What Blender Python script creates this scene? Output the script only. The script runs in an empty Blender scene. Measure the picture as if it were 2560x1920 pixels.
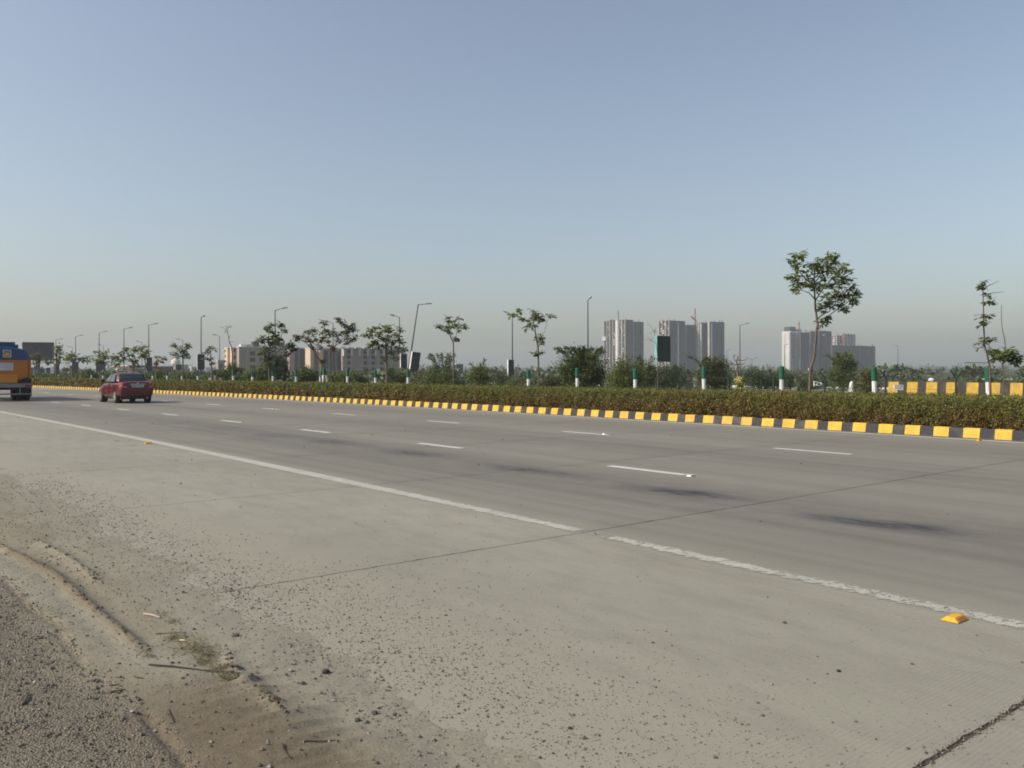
import bpy, math, random
import numpy as np
from mathutils import Vector, Matrix

rnd = random.Random(7)
rng = np.random.default_rng(7)
scene = bpy.context.scene
COL = scene.collection

# ------------------------------------------------------------------ camera, sky, sun, exposure
CAM_H, FPX, Y0, ROLL = 1.6, 2110.3, 928.6, -0.0019      # focal length and horizon in pixels of the 2560 px photograph
cam_d = bpy.data.cameras.new('camera'); cam = bpy.data.objects.new('camera', cam_d); COL.objects.link(cam)
cam_d.sensor_width = 36.0; cam_d.lens = 36.0 * FPX / 2560.0
cam_d.shift_y = -(960.0 - Y0) / 2560.0
cam_d.clip_start = 0.1; cam_d.clip_end = 30000.0
cam.matrix_world = Matrix.Translation((0, 0, CAM_H)) @ Matrix.Rotation(math.radians(90), 4, 'X') @ Matrix.Rotation(ROLL, 4, 'Z')
scene.camera = cam

SUN_EL, SUN_AZ = math.radians(36.0), math.radians(256.0)   # azimuth clockwise from +Y
world = bpy.data.worlds.new('World'); scene.world = world; world.use_nodes = True
wn = world.node_tree.nodes; wl = world.node_tree.links
bg = wn['Background']
sky = wn.new('ShaderNodeTexSky'); sky.sky_type = 'NISHITA'; sky.sun_disc = False
sky.sun_elevation = SUN_EL; sky.sun_rotation = SUN_AZ
sky.altitude = 200; sky.air_density = 1.1; sky.dust_density = 2.6; sky.ozone_density = 1.2
hs = wn.new('ShaderNodeHueSaturation'); hs.inputs['Saturation'].default_value = .80      # dusty, washed out air
wl.new(sky.outputs[0], hs.inputs['Color']); wl.new(hs.outputs[0], bg.inputs['Color']); bg.inputs['Strength'].default_value = 0.106

sun_d = bpy.data.lights.new('sun', 'SUN'); sun = bpy.data.objects.new('sun', sun_d); COL.objects.link(sun)
sun_d.energy = 2.75; sun_d.angle = math.radians(0.55); sun_d.color = (1.0, 0.93, 0.80)
sdir = Vector((math.sin(SUN_AZ) * math.cos(SUN_EL), math.cos(SUN_AZ) * math.cos(SUN_EL), math.sin(SUN_EL)))
sun.rotation_euler = sdir.to_track_quat('Z', 'Y').to_euler(); sun.location = (-40, -10, 40)

vs = scene.view_settings
scene.display_settings.display_device = 'sRGB'
vs.view_transform = 'Standard'; vs.look = 'None'; vs.exposure = 0.45; vs.gamma = 1.0
try: vs.use_curve_mapping = False
except Exception: pass
scene.render.engine = 'CYCLES'
cy = scene.cycles
cy.use_denoising = True
cy.max_bounces = 6; cy.diffuse_bounces = 2; cy.glossy_bounces = 2; cy.transmission_bounces = 3; cy.transparent_max_bounces = 12
cy.volume_bounces = 1
cy.sample_clamp_indirect = 4.0
cy.filter_width = 1.8

# ------------------------------------------------------------------ geometry of the place
TH, RAD = 0.669302, 935.4          # heading of the road (left of the view) and radius of its left-hand bend
NV = np.array([math.cos(TH), math.sin(TH)]); TV = np.array([-math.sin(TH), math.cos(TH)])

def W(d, s):
    """point on the ground: d metres across the road, s metres along it"""
    d = np.asarray(d, float); s = np.asarray(s, float)
    a = s / RAD; r = RAD + d
    u = r * np.cos(a) - RAD; v = r * np.sin(a)
    return np.stack([NV[0] * u + TV[0] * v, NV[1] * u + TV[1] * v], -1)

def DS(X, Y):
    d0 = X * NV[0] + Y * NV[1]; s0 = X * TV[0] + Y * TV[1]
    return np.hypot(RAD + d0, s0) - RAD, RAD * np.arctan2(s0, RAD + d0)

_ss = np.linspace(-30, 900, 40000)
def s_at(px, d):
    w = W(np.full_like(_ss, d), _ss); ok = w[:, 1] > 2
    x = 1280 + FPX * w[ok, 0] / w[ok, 1]
    return float(np.interp(-px, -x, _ss[ok]))

def heading(s): return TH + s / RAD      # angle the road points left of +Y

def ground_pt(px, py, z=0.0):
    Y = (CAM_H - z) * FPX / (py - Y0 - (px - 1280) * ROLL)
    return (px - 1280) / FPX * Y, Y

def at(px, py, Y):
    """the point seen at this pixel of the photograph at depth Y"""
    return np.array([(px - 1280) / FPX * Y, Y, CAM_H - (py - Y0 - (px - 1280) * ROLL) * Y / FPX])

def Y_on(px, d): return float(W(d, s_at(px, d))[1])

def sm(x, a, b):
    t = np.clip((np.asarray(x, float) - a) / (b - a), 0, 1); return t * t * (3 - 2 * t)

def vnoise(x, y, seed=0):
    """smooth value noise in [0,1]"""
    xi = np.floor(x).astype(np.int64); yi = np.floor(y).astype(np.int64)
    fx = x - xi; fy = y - yi; fx = fx * fx * (3 - 2 * fx); fy = fy * fy * (3 - 2 * fy)
    def hsh(a, b):
        n = (a * 374761393 + b * 668265263 + seed * 1442695041) & 0xFFFFFFFF
        n = ((n ^ (n >> 13)) * 1274126177) & 0xFFFFFFFF
        return ((n ^ (n >> 16)) & 0xFFFF) / 65535.0
    return (hsh(xi, yi) * (1 - fx) + hsh(xi + 1, yi) * fx) * (1 - fy) + (hsh(xi, yi + 1) * (1 - fx) + hsh(xi + 1, yi + 1) * fx) * fy

def fbm(x, y, seed=0, oct=3):
    v = 0; a = 0.5; n = 0
    for i in range(oct):
        v = v + a * vnoise(x * 2 ** i, y * 2 ** i, seed + i * 17); n += a; a *= .5
    return v / n

# ------------------------------------------------------------------ object helpers
def tag(o, label=None, cat=None, group=None, kind=None):
    if label: o['label'] = label
    if cat: o['category'] = cat
    if group: o['group'] = group
    if kind: o['kind'] = kind
    return o

def thing(name, loc, label, cat, group=None, rz=0.0):
    o = bpy.data.objects.new(name, None); COL.objects.link(o)
    o.location = loc; o.rotation_euler = (0, 0, rz); o.empty_display_size = .2
    return tag(o, label, cat, group)

def mesh(name, verts, faces, mats=None, parent=None, cols=None, uv=None, smooth=False, origin=None, midx=None, colname='col', extra=None):
    """one mesh object; faces is an (n,k) array or a list of index tuples"""
    me = bpy.data.meshes.new(name)
    v = np.asarray(verts, np.float32).reshape(-1, 3)
    if origin is not None: v = v - np.asarray(origin, np.float32)
    if isinstance(faces, np.ndarray) and faces.ndim == 2:
        n, k = faces.shape
        li = faces.astype(np.int32).ravel(); ls = np.arange(0, n * k, k, dtype=np.int32); lt = np.full(n, k, np.int32)
    else:
        n = len(faces); lt = np.array([len(f) for f in faces], np.int32)
        ls = np.concatenate([[0], np.cumsum(lt)[:-1]]).astype(np.int32) if n else np.zeros(0, np.int32)
        li = np.fromiter((i for f in faces for i in f), np.int32)
    me.vertices.add(len(v)); me.vertices.foreach_set('co', v.ravel())
    me.loops.add(len(li)); me.loops.foreach_set('vertex_index', li)
    me.polygons.add(n); me.polygons.foreach_set('loop_start', ls)
    try: me.polygons.foreach_set('loop_total', lt)
    except Exception: pass
    if midx is not None: me.polygons.foreach_set('material_index', np.asarray(midx, np.int32))
    me.polygons.foreach_set('use_smooth', np.full(n, bool(smooth)))
    if cols is not None:
        a = me.attributes.new(colname, 'FLOAT_COLOR', 'POINT')
        c = np.asarray(cols, np.float32)
        if c.shape[1] == 3: c = np.concatenate([c, np.ones((len(c), 1), np.float32)], 1)
        a.data.foreach_set('color', c.ravel())
    if extra:
        for k_, val in extra.items():
            a = me.attributes.new(k_, 'FLOAT', 'POINT'); a.data.foreach_set('value', np.asarray(val, np.float32))
    if uv is not None:
        l = me.uv_layers.new(name='uv'); l.data.foreach_set('uv', np.asarray(uv, np.float32)[li].ravel())
    me.update(calc_edges=True); me.validate()
    if mats is not None:
        for m in (mats if isinstance(mats, (list, tuple)) else [mats]): me.materials.append(m)
    o = bpy.data.objects.new(name, me); COL.objects.link(o)
    if parent is not None: o.parent = parent
    return o

def inst(src, name, parent=None, loc=None, rot=None, scl=None):
    o = bpy.data.objects.new(name, src.data); COL.objects.link(o)
    if parent is not None: o.parent = parent
    if loc is not None: o.location = loc
    if rot is not None: o.rotation_euler = rot
    if scl is not None: o.scale = scl
    return o

def copy_tree(root):
    """a copy of a thing with copies of its parts and sub-parts (mesh data shared)"""
    r = root.copy(); COL.objects.link(r)
    for ch in list(root.children):
        c = ch.copy(); COL.objects.link(c); c.parent = r
        for g in list(ch.children):
            q = g.copy(); COL.objects.link(q); q.parent = c
    return r

class MB:
    """collects shapes, then links them as one mesh"""
    def __init__(s): s.v = []; s.f = []; s.m = []; s.n = 0
    def add(s, v, f, mi=0):
        v = np.asarray(v, float).reshape(-1, 3)
        s.v.append(v); s.f += [tuple(int(i) + s.n for i in q) for q in f]; s.m += [mi] * len(f); s.n += len(v)
        return s
    def box(s, a, b, mi=0, M=None):
        x0, y0, z0 = a; x1, y1, z1 = b
        v = np.array([(x0, y0, z0), (x1, y0, z0), (x1, y1, z0), (x0, y1, z0), (x0, y0, z1), (x1, y0, z1), (x1, y1, z1), (x0, y1, z1)], float)
        if M is not None: v = v @ np.asarray(M)[:3, :3].T + np.asarray(M)[:3, 3]
        return s.add(v, [(0, 3, 2, 1), (4, 5, 6, 7), (0, 1, 5, 4), (1, 2, 6, 5), (2, 3, 7, 6), (3, 0, 4, 7)], mi)
    def hexa(s, v8, mi=0):
        return s.add(v8, [(0, 3, 2, 1), (4, 5, 6, 7), (0, 1, 5, 4), (1, 2, 6, 5), (2, 3, 7, 6), (3, 0, 4, 7)], mi)
    def tube(s, pts, rad, n=6, mi=0, cap=True):
        pts = np.asarray(pts, float); rad = np.broadcast_to(np.asarray(rad, float), (len(pts),))
        ring = []
        for i in range(len(pts)):
            t = pts[min(i + 1, len(pts) - 1)] - pts[max(i - 1, 0)]; t = t / (np.linalg.norm(t) + 1e-9)
            a = np.cross(t, (0.31, 0.17, 0.93) if abs(t[2]) < .9 else (1, 0.1, 0)); a /= np.linalg.norm(a) + 1e-9
            b = np.cross(t, a)
            an = np.arange(n) * 2 * math.pi / n
            ring.append(pts[i] + rad[i] * (np.cos(an)[:, None] * a + np.sin(an)[:, None] * b))
        f = []
        for i in range(len(pts) - 1):
            for k in range(n):
                f.append((i * n + k, i * n + (k + 1) % n, (i + 1) * n + (k + 1) % n, (i + 1) * n + k))
        if cap: f += [tuple(range(n - 1, -1, -1)), tuple((len(pts) - 1) * n + k for k in range(n))]
        return s.add(np.concatenate(ring), f, mi)
    def lathe(s, prof, n=12, c=(0, 0, 0), axis='Z', mi=0):
        v = []; f = []
        for (r, h_) in prof:
            for k in range(n):
                a = 2 * math.pi * k / n
                p = (r * math.cos(a), r * math.sin(a), h_)
                if axis == 'Y': p = (p[0], p[2], p[1])
                if axis == 'X': p = (p[2], p[0], p[1])
                v.append((p[0] + c[0], p[1] + c[1], p[2] + c[2]))
        for i in range(len(prof) - 1):
            for k in range(n):
                f.append((i * n + k, i * n + (k + 1) % n, (i + 1) * n + (k + 1) % n, (i + 1) * n + k))
        f += [tuple(range(n - 1, -1, -1)), tuple((len(prof) - 1) * n + k for k in range(n))]
        return s.add(v, f, mi)
    def build(s, name, mats, parent=None, origin=None, smooth=False, fix=True):
        o = mesh(name, np.concatenate(s.v), s.f, mats, parent, origin=origin, midx=s.m, smooth=smooth)
        return o

# ------------------------------------------------------------------ materials
class NT:
    """tiny wrapper round a node tree"""
    def __init__(s, name):
        s.m = bpy.data.materials.new(name); s.m.use_nodes = True
        s.t = s.m.node_tree; s.N = s.t.nodes; s.L = s.t.links; s.b = s.N['Principled BSDF']
    def new(s, typ, **kw):
        n = s.N.new(typ)
        for k, v in kw.items(): setattr(n, k, v)
        return n
    def set(s, sock, v):
        if hasattr(v, 'outputs') or isinstance(v, bpy.types.NodeSocket): s.L.new(v if isinstance(v, bpy.types.NodeSocket) else v.outputs[0], sock)
        else:
            if isinstance(v, (tuple, list)) and len(v) == 3 and sock.type == 'RGBA': v = (*v, 1)
            sock.default_value = v
    def math(s, op, a, b=0.0, c=None, clamp=False):
        n = s.new('ShaderNodeMath', operation=op, use_clamp=clamp); s.set(n.inputs[0], a); s.set(n.inputs[1], b)
        if c is not None: s.set(n.inputs[2], c)
        return n.outputs[0]
    def mix(s, f, a, b, blend='MIX'):
        n = s.new('ShaderNodeMix', data_type='RGBA', blend_type=blend)
        s.set(n.inputs[0], f); s.set(n.inputs[6], a); s.set(n.inputs[7], b); return n.outputs[2]
    def noise(s, scale, detail=3, rough=.55, vec=None, dist=0.0):
        n = s.new('ShaderNodeTexNoise'); n.inputs['Scale'].default_value = scale; n.inputs['Detail'].default_value = detail
        n.inputs['Roughness'].default_value = rough; n.inputs['Distortion'].default_value = dist
        if vec is not None: s.L.new(vec, n.inputs['Vector'])
        return n.outputs[0]
    def ramp(s, f, lo, hi, a=0.0, b=1.0):
        n = s.new('ShaderNodeMapRange'); n.interpolation_type = 'SMOOTHSTEP'
        s.set(n.inputs[0], f); n.inputs[1].default_value = lo; n.inputs[2].default_value = hi; n.inputs[3].default_value = a; n.inputs[4].default_value = b
        return n.outputs[0]
    def attr(s, name, out='Color'):
        n = s.new('ShaderNodeAttribute', attribute_name=name); return n.outputs[out]
    def mapping(s, vec, scale, rot=(0, 0, 0)):
        n = s.new('ShaderNodeMapping'); s.L.new(vec, n.inputs[0]); n.inputs['Scale'].default_value = scale; n.inputs['Rotation'].default_value = rot
        return n.outputs[0]
    def obj(s): return s.new('ShaderNodeTexCoord').outputs['Object']
    def geo(s): return s.new('ShaderNodeNewGeometry').outputs['Position']
    def uv(s): return s.new('ShaderNodeTexCoord').outputs['UV']
    def bump(s, hgt, strength=.3, dist=.01, prev=None):
        n = s.new('ShaderNodeBump'); n.inputs['Strength'].default_value = strength; n.inputs['Distance'].default_value = dist
        s.set(n.inputs['Height'], hgt)
        if prev is not None: s.L.new(prev, n.inputs['Normal'])
        return n.outputs[0]
    def fin(s, col=None, rough=None, normal=None, metal=None, spec=None):
        if col is not None: s.set(s.b.inputs['Base Color'], col)
        if rough is not None: s.set(s.b.inputs['Roughness'], rough)
        if normal is not None: s.L.new(normal, s.b.inputs['Normal'])
        if metal is not None: s.b.inputs['Metallic'].default_value = metal
        if spec is not None: s.b.inputs['Specular IOR Level'].default_value = spec
        return s.m

def mat_simple(name, col, rough=.7, var=.18, scale=6.0, metal=0.0, spec=.4, bump=0.0, dirt=None):
    t = NT(name); p = t.geo()
    n = t.noise(scale, 4, .6, p)
    f = t.ramp(n, .25, .75)
    c = t.mix(f, tuple(x * (1 - var) for x in col), tuple(min(1, x * (1 + var)) for x in col))
    if dirt is not None:
        n2 = t.noise(scale * .35, 5, .65, p); c = t.mix(t.ramp(n2, .5, .75, 0, .55), c, dirt)
    nr = t.bump(t.noise(scale * 8, 3, .6, p), bump, .01) if bump else None
    return t.fin(c, rough, nr, metal, spec)

def mat_leaf(name, rough=.55, trans=.25):
    t = NT(name); c = t.attr('col')
    t.fin(c, rough, None, None, .35)
    tr = t.new('ShaderNodeBsdfTranslucent'); mx = t.new('ShaderNodeMixShader'); mx.inputs[0].default_value = trans
    t.L.new(t.mix(1.0, c, (1.15, 1.25, .55), 'MULTIPLY'), tr.inputs[0])
    t.L.new(t.b.outputs[0], mx.inputs[1]); t.L.new(tr.outputs[0], mx.inputs[2]); t.L.new(mx.outputs[0], t.N['Material Output'].inputs[0])
    return t.m

def mat_concrete_road():
    t = NT('concrete_road'); uv = t.uv()
    wear = t.attr('wear', 'Fac'); dust = t.attr('dust', 'Fac'); pol = t.attr('lane', 'Fac')
    big = t.noise(.35, 4, .6, t.mapping(uv, (.5, 1.3, 1)))
    mid = t.noise(2.6, 5, .65, t.mapping(uv, (.6, 1.5, 1)))
    fine = t.noise(120, 3, .7, uv)
    grit = t.noise(38, 4, .75, uv)
    c = t.mix(t.ramp(big, .3, .7), (.272, .256, .199), (.330, .312, .250))
    c = t.mix(t.math('MULTIPLY', pol, .95), c, (.158, .146, .122))
    c = t.mix(t.math('MULTIPLY', t.ramp(mid, .40, .70), .48), c, (.225, .20, .172))
    c = t.mix(t.math('MULTIPLY', t.ramp(grit, .54, .72), .60), c, (.15, .135, .115))
    c = t.mix(t.math('MULTIPLY', t.ramp(grit, .26, .44, 1, 0), .45), c, (.44, .41, .35))
    c = t.mix(t.math('MULTIPLY', t.ramp(fine, .5, .75), .35), c, (.16, .147, .128))
    streak = t.noise(1.0, 4, .6, t.mapping(uv, (.035, 3.2, 1))); c = t.mix(t.math('MULTIPLY', t.math('MULTIPLY', t.ramp(streak, .42, .68), pol), .55), c, (.115, .108, .095))
    c = t.mix(t.math('MULTIPLY', t.ramp(t.noise(.55, 5, .7, uv), .52, .75), .22), c, (.36, .33, .27))
    # tan dust blown from the verge
    dn = t.noise(3.2, 5, .7, uv)
    df = t.math('MULTIPLY', dust, t.ramp(dn, .25, .7, .45, 1.0))
    c = t.mix(df, c, (.300, .278, .214))
    # oil and rubber
    wn_ = t.math('MULTIPLY', wear, t.ramp(t.noise(5, 6, .75, t.mapping(uv, (.6, 3.2, 1))), .32, .66, .10, 1.15), clamp=True)
    c = t.mix(wn_, c, (.045, .044, .048))
    spots = t.noise(5.0, 2, .5, t.mapping(uv, (.45, 1.6, 1)))
    c = t.mix(t.math('MULTIPLY', t.ramp(spots, .76, .80), .5), c, (.09, .082, .075))
    # broom texture across the slab, worn away in patches
    wv = t.new('ShaderNodeTexWave', wave_type='BANDS', bands_direction='X'); wv.inputs['Scale'].default_value = 12.0
    wv.inputs['Distortion'].default_value = 1.2; wv.inputs['Detail'].default_value = 2; wv.inputs['Detail Scale'].default_value = .6
    t.L.new(uv, wv.inputs['Vector'])
    wm = t.math('MULTIPLY', wv.outputs[1], t.ramp(t.noise(.9, 3, .6, uv), .42, .62))
    hgt = t.math('ADD', t.math('MULTIPLY', wm, .36), t.math('ADD', t.math('MULTIPLY', grit, .9), t.math('MULTIPLY', fine, .6)))
    nr = t.bump(hgt, .42, .006)
    return t.fin(c, .82, nr, None, .32)

def mat_paint_line(name, col, worn):
    t = NT(name); uv = t.uv()
    n = t.noise(13, 6, .8, uv); n2 = t.noise(75, 3, .7, uv)
    edge = t.attr('edge', 'Fac')            # 1 in the middle of the line, 0 at its edges
    w = t.attr('worn', 'Fac')
    keep = t.math('ADD', t.math('MULTIPLY', edge, .70), t.math('ADD', t.math('MULTIPLY', t.math('SUBTRACT', n, .5), 3.0), t.math('MULTIPLY', t.math('SUBTRACT', n2, .5), .9)))
    thr = t.math('ADD', t.math('MULTIPLY', w, 1.15), worn)
    a = t.math('GREATER_THAN', keep, thr)
    c = t.mix(t.ramp(n2, .3, .7), tuple(x * .82 for x in col), col)
    c = t.mix(t.math('MULTIPLY', t.ramp(t.noise(3, 4, .6, uv), .4, .7), .4), c, tuple(x * .62 for x in col))
    t.fin(c, .7, None, None, .3)
    tr = t.new('ShaderNodeBsdfTransparent'); mx = t.new('ShaderNodeMixShader')
    t.L.new(a, mx.inputs[0]); t.L.new(tr.outputs[0], mx.inputs[1]); t.L.new(t.b.outputs[0], mx.inputs[2])
    t.L.new(mx.outputs[0], t.N['Material Output'].inputs[0])
    return t.m

def mat_verge():
    t = NT('verge_soil'); uv = t.uv()
    asph = t.attr('asphalt', 'Fac'); sand = t.attr('sand', 'Fac'); brown = t.attr('brown', 'Fac')
    n1 = t.noise(1.7, 5, .65, uv); n2 = t.noise(14, 5, .75, uv); n3 = t.noise(70, 4, .75, uv)
    c = t.mix(t.ramp(n1, .3, .7), (.235, .205, .150), (.290, .255, .188))
    c = t.mix(t.math('MULTIPLY', sand, .9), c, (.300, .278, .216))
    c = t.mix(t.math('MULTIPLY', brown, t.ramp(n2, .2, .7, .6, 1)), c, (.150, .118, .078))
    c = t.mix(t.math('MULTIPLY', t.ramp(n2, .5, .75), .45), c, (.135, .108, .078))
    # coarse old surfacing: pale and dark chips
    vor = t.new('ShaderNodeTexVoronoi'); vor.inputs['Scale'].default_value = 95; t.L.new(uv, vor.inputs['Vector'])
    hue = t.new('ShaderNodeSeparateColor'); t.L.new(vor.outputs['Color'], hue.inputs[0])
    chip = t.mix(t.ramp(hue.outputs[0], .2, .9), (.170, .146, .112), (.275, .240, .185))
    chip = t.mix(t.ramp(vor.outputs['Distance'], .35, .75), chip, (.140, .118, .088))
    chip = t.mix(t.math('MULTIPLY', t.ramp(n1, .45, .75), .6), chip, (.20, .17, .125))
    af = t.math('MULTIPLY', asph, t.ramp(n2, .2, .6, .4, .85), clamp=True)
    c = t.mix(af, c, chip)
    c = t.mix(t.math('MULTIPLY', t.ramp(n3, .50, .70), .65), c, (.090, .072, .052))
    c = t.mix(t.math('MULTIPLY', t.ramp(n3, .25, .42, 1, 0), .35), c, (.40, .35, .27))
    h = t.math('ADD', t.math('MULTIPLY', n2, .8), t.math('ADD', t.math('MULTIPLY', n3, .6), t.math('MULTIPLY', t.math('MULTIPLY', vor.outputs['Distance'], asph), -1.4)))
    return t.fin(c, .93, t.bump(h, .7, .012), None, .15)

def mat_ground(name, c1, c2, c3, s1=.02, s2=.4):
    t = NT(name); p = t.geo()
    n1 = t.noise(s1, 5, .6, p); n2 = t.noise(s2, 5, .7, p)
    c = t.mix(t.ramp(n1, .35, .65), c1, c2); c = t.mix(t.math('MULTIPLY', t.ramp(n2, .4, .7), .7), c, c3)
    return t.fin(c, .95, t.bump(n2, .5, .1), None, .1)

def mat_paint_block(name, col, chipc):
    t = NT(name); p = t.geo()
    n = t.noise(4, 5, .7, p); n2 = t.noise(22, 4, .7, p)
    c = t.mix(t.ramp(n, .3, .7), tuple(x * .82 for x in col), tuple(min(1, x * 1.1) for x in col))
    c = t.mix(t.math('MULTIPLY', t.ramp(n2, .59, .68), .75), c, chipc)
    c = t.mix(t.math('MULTIPLY', t.ramp(t.noise(1.3, 5, .7, p), .45, .75), .40), c, (.22, .185, .13))
    return t.fin(c, .72, t.bump(n2, .25, .01), None, .3)

def mat_glass(name, col=(.03, .035, .04), rough=.06):
    t = NT(name); n = t.noise(2.0, 2, .5, t.geo())
    return t.fin(t.mix(n, tuple(x * .8 for x in col), tuple(x * 1.2 for x in col)), rough, None, None, .6)

def mat_wall(name, col, scale=.08, var=.12, stain=(.2, .18, .17), sf=.25, rough=.85):
    """weathered far wall: streaks run down the face"""
    t = NT(name); p = t.geo()
    n = t.noise(scale, 5, .65, p); st = t.noise(1.0, 5, .7, t.mapping(p, (.5, .5, .05)))
    c = t.mix(t.ramp(n, .3, .7), tuple(x * (1 - var) for x in col), tuple(min(1, x * (1 + var)) for x in col))
    c = t.mix(t.math('MULTIPLY', t.ramp(st, .45, .75), sf), c, stain)
    return t.fin(c, rough, None, None, .25)

M = {}
M['road'] = mat_concrete_road()
M['seal'] = mat_simple('joint_filler', (.045, .038, .03), .95, .5, 90, bump=.5)
M['line'] = mat_paint_line('edge_line_paint', (.50, .485, .41), -.25)
M['dash'] = mat_paint_line('lane_paint', (.66, .65, .59), -.30)
M['verge'] = mat_verge()
M['field'] = mat_ground('scrub_ground', (.060, .072, .034), (.105, .095, .055), (.045, .055, .025), .012, .25)
M['soil'] = mat_ground('median_soil', (.17, .125, .08), (.22, .17, .11), (.10, .075, .045), .6, 7)
M['yellow'] = mat_paint_block('kerb_yellow_paint', (.72, .435, .055), (.35, .25, .12))
M['yellow_far'] = mat_paint_block('barrier_yellow_paint', (.56, .35, .05), (.22, .15, .07))
M['black_far'] = mat_paint_block('barrier_dark_paint', (.045, .038, .036), (.10, .085, .075))
M['black'] = mat_paint_block('kerb_dark_paint', (.040, .039, .045), (.10, .095, .09))
M['gutter'] = mat_simple('gutter_concrete', (.16, .145, .12), .9, .25, 8, bump=.3, dirt=(.10, .085, .065))
M['leaf'] = mat_leaf('hedge_leaf', .5, .2)
M['leaf2'] = mat_leaf('tree_leaf', .42, .36)
M['twig'] = mat_simple('twig_bark', (.075, .058, .042), .9, .3, 30)
M['bark'] = mat_simple('tree_bark', (.14, .105, .08), .9, .35, 14, bump=.4)
M['bark_pale'] = mat_simple('pale_bark', (.24, .20, .16), .9, .3, 14)
M['steel'] = mat_simple('galvanised_steel', (.085, .088, .092), .5, .2, 3, metal=.35)
M['lamp_white'] = mat_simple('lamp_housing_pale', (.55, .55, .53), .4, .1, 5)
M['lamp_grey'] = mat_simple('lamp_housing', (.16, .165, .17), .45, .15, 5)
M['board_dark'] = mat_simple('shaded_board_face', (.050, .052, .058), .75, .25, 1.2, dirt=(.085, .08, .078))  # the face's shade is put into this dark colour
M['sunlit_board_edge'] = mat_simple('sunlit_board_edge', (.66, .64, .60), .6, .15, 2)  # pale tone carries the sunlight on the left edges
M['board_green'] = mat_simple('green_board_face', (.032, .040, .034), .6, .25, 1.0)
M['teal'] = mat_simple('teal_sheet', (.20, .42, .40), .6, .15, 2)
M['post_green'] = mat_simple('post_green_paint', (.012, .105, .052), .6, .25, 9, dirt=(.03, .05, .03))
M['post_white'] = mat_simple('post_white_paint', (.72, .72, .69), .7, .12, 9, dirt=(.40, .36, .30))
M['fence'] = mat_simple('fence_post_paint', (.028, .045, .036), .7, .25, 6)
M['white'] = mat_simple('white_paint', (.74, .73, .70), .6, .1, 4)
M['rust'] = mat_simple('rusty_steel', (.075, .055, .05), .8, .3, 4)
M['stone'] = mat_simple('grey_stone', (.14, .13, .115), .95, .4, 60)

def leaf_cloud(name, centers, axes, ups, length, width, cols, mat, parent=None, origin=None, fold=.0, kind=None):
    """many leaf blades, each one a pointed quad"""
    c = np.asarray(centers, float); a = np.asarray(axes, float); u = np.asarray(ups, float)
    a = a / (np.linalg.norm(a, axis=1, keepdims=True) + 1e-9)
    b = np.cross(a, u); b /= np.linalg.norm(b, axis=1, keepdims=True) + 1e-9
    nrm = np.cross(b, a)
    L = np.broadcast_to(np.asarray(length, float), (len(c),))[:, None]; Wd = np.broadcast_to(np.asarray(width, float), (len(c),))[:, None]
    v = np.empty((len(c), 4, 3))
    v[:, 0] = c; v[:, 1] = c + a * L * .55 + b * Wd * .5 + nrm * Wd * fold; v[:, 2] = c + a * L; v[:, 3] = c + a * L * .55 - b * Wd * .5 + nrm * Wd * fold
    f = np.arange(len(c) * 4).reshape(-1, 4)
    cc = np.repeat(np.asarray(cols, float), 4, axis=0)
    o = mesh(name, v.reshape(-1, 3), f, mat, parent, cols=cc, origin=origin)
    if kind: o['kind'] = kind
    return o

def rand_dirs(n, zlo=-1.0, zhi=1.0):
    z = rng.uniform(zlo, zhi, n); a = rng.uniform(0, 2 * math.pi, n); r = np.sqrt(1 - z * z)
    return np.stack([r * np.cos(a), r * np.sin(a), z], 1)

ORD = ['first', 'second', 'third', 'fourth', 'fifth', 'sixth', 'seventh', 'eighth', 'ninth', 'tenth', 'eleventh', 'twelfth', 'thirteenth', 'fourteenth',
       'fifteenth', 'sixteenth', 'seventeenth', 'eighteenth', 'nineteenth', 'twentieth', 'twenty-first', 'twenty-second', 'twenty-third', 'twenty-fourth',
       'twenty-fifth', 'twenty-sixth', 'twenty-seventh', 'twenty-eighth', 'twenty-ninth', 'thirtieth']

# ------------------------------------------------------------------ ground and roads
nr_, na_ = 14, 72
rr = np.array([0.5, 30, 60, 100, 160, 250, 400, 600, 900, 1300, 1900, 2600, 3400, 4200.])
vv = []
for r in rr:
    for k in range(na_):
        a = 2 * math.pi * k / na_; vv.append((r * math.cos(a), r * math.sin(a), -0.14))
ff = [tuple(range(na_))] + [(i * na_ + k, (i + 1) * na_ + k, (i + 1) * na_ + (k + 1) % na_, i * na_ + (k + 1) % na_) for i in range(nr_ - 1) for k in range(na_)]
ff[0] = tuple(range(na_))
tag(mesh('ground', vv, ff, M['field']), kind='structure')

def strip(d0, d1, s0, s1, z, ds, name, mat, parent=None, nd=1, extra=None):
    ss = np.linspace(s0, s1, max(2, int(round((s1 - s0) / ds)) + 1)); dd = np.linspace(d0, d1, nd + 1)
    S, D = np.meshgrid(ss, dd, indexing='ij')
    P = W(D.ravel(), S.ravel()); v = np.concatenate([P, np.full((len(P), 1), z)], 1)
    n1 = len(dd); i, j = np.meshgrid(np.arange(len(ss) - 1), np.arange(n1 - 1), indexing='ij')
    a = (i * n1 + j).ravel(); f = np.stack([a, a + 1, a + n1 + 1, a + n1], 1)
    ex = {k: fn(S.ravel(), D.ravel()) for k, fn in (extra or {}).items()}
    return mesh(name, v, f, mat, parent, uv=np.stack([S.ravel(), D.ravel()], 1), extra=ex)

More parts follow.
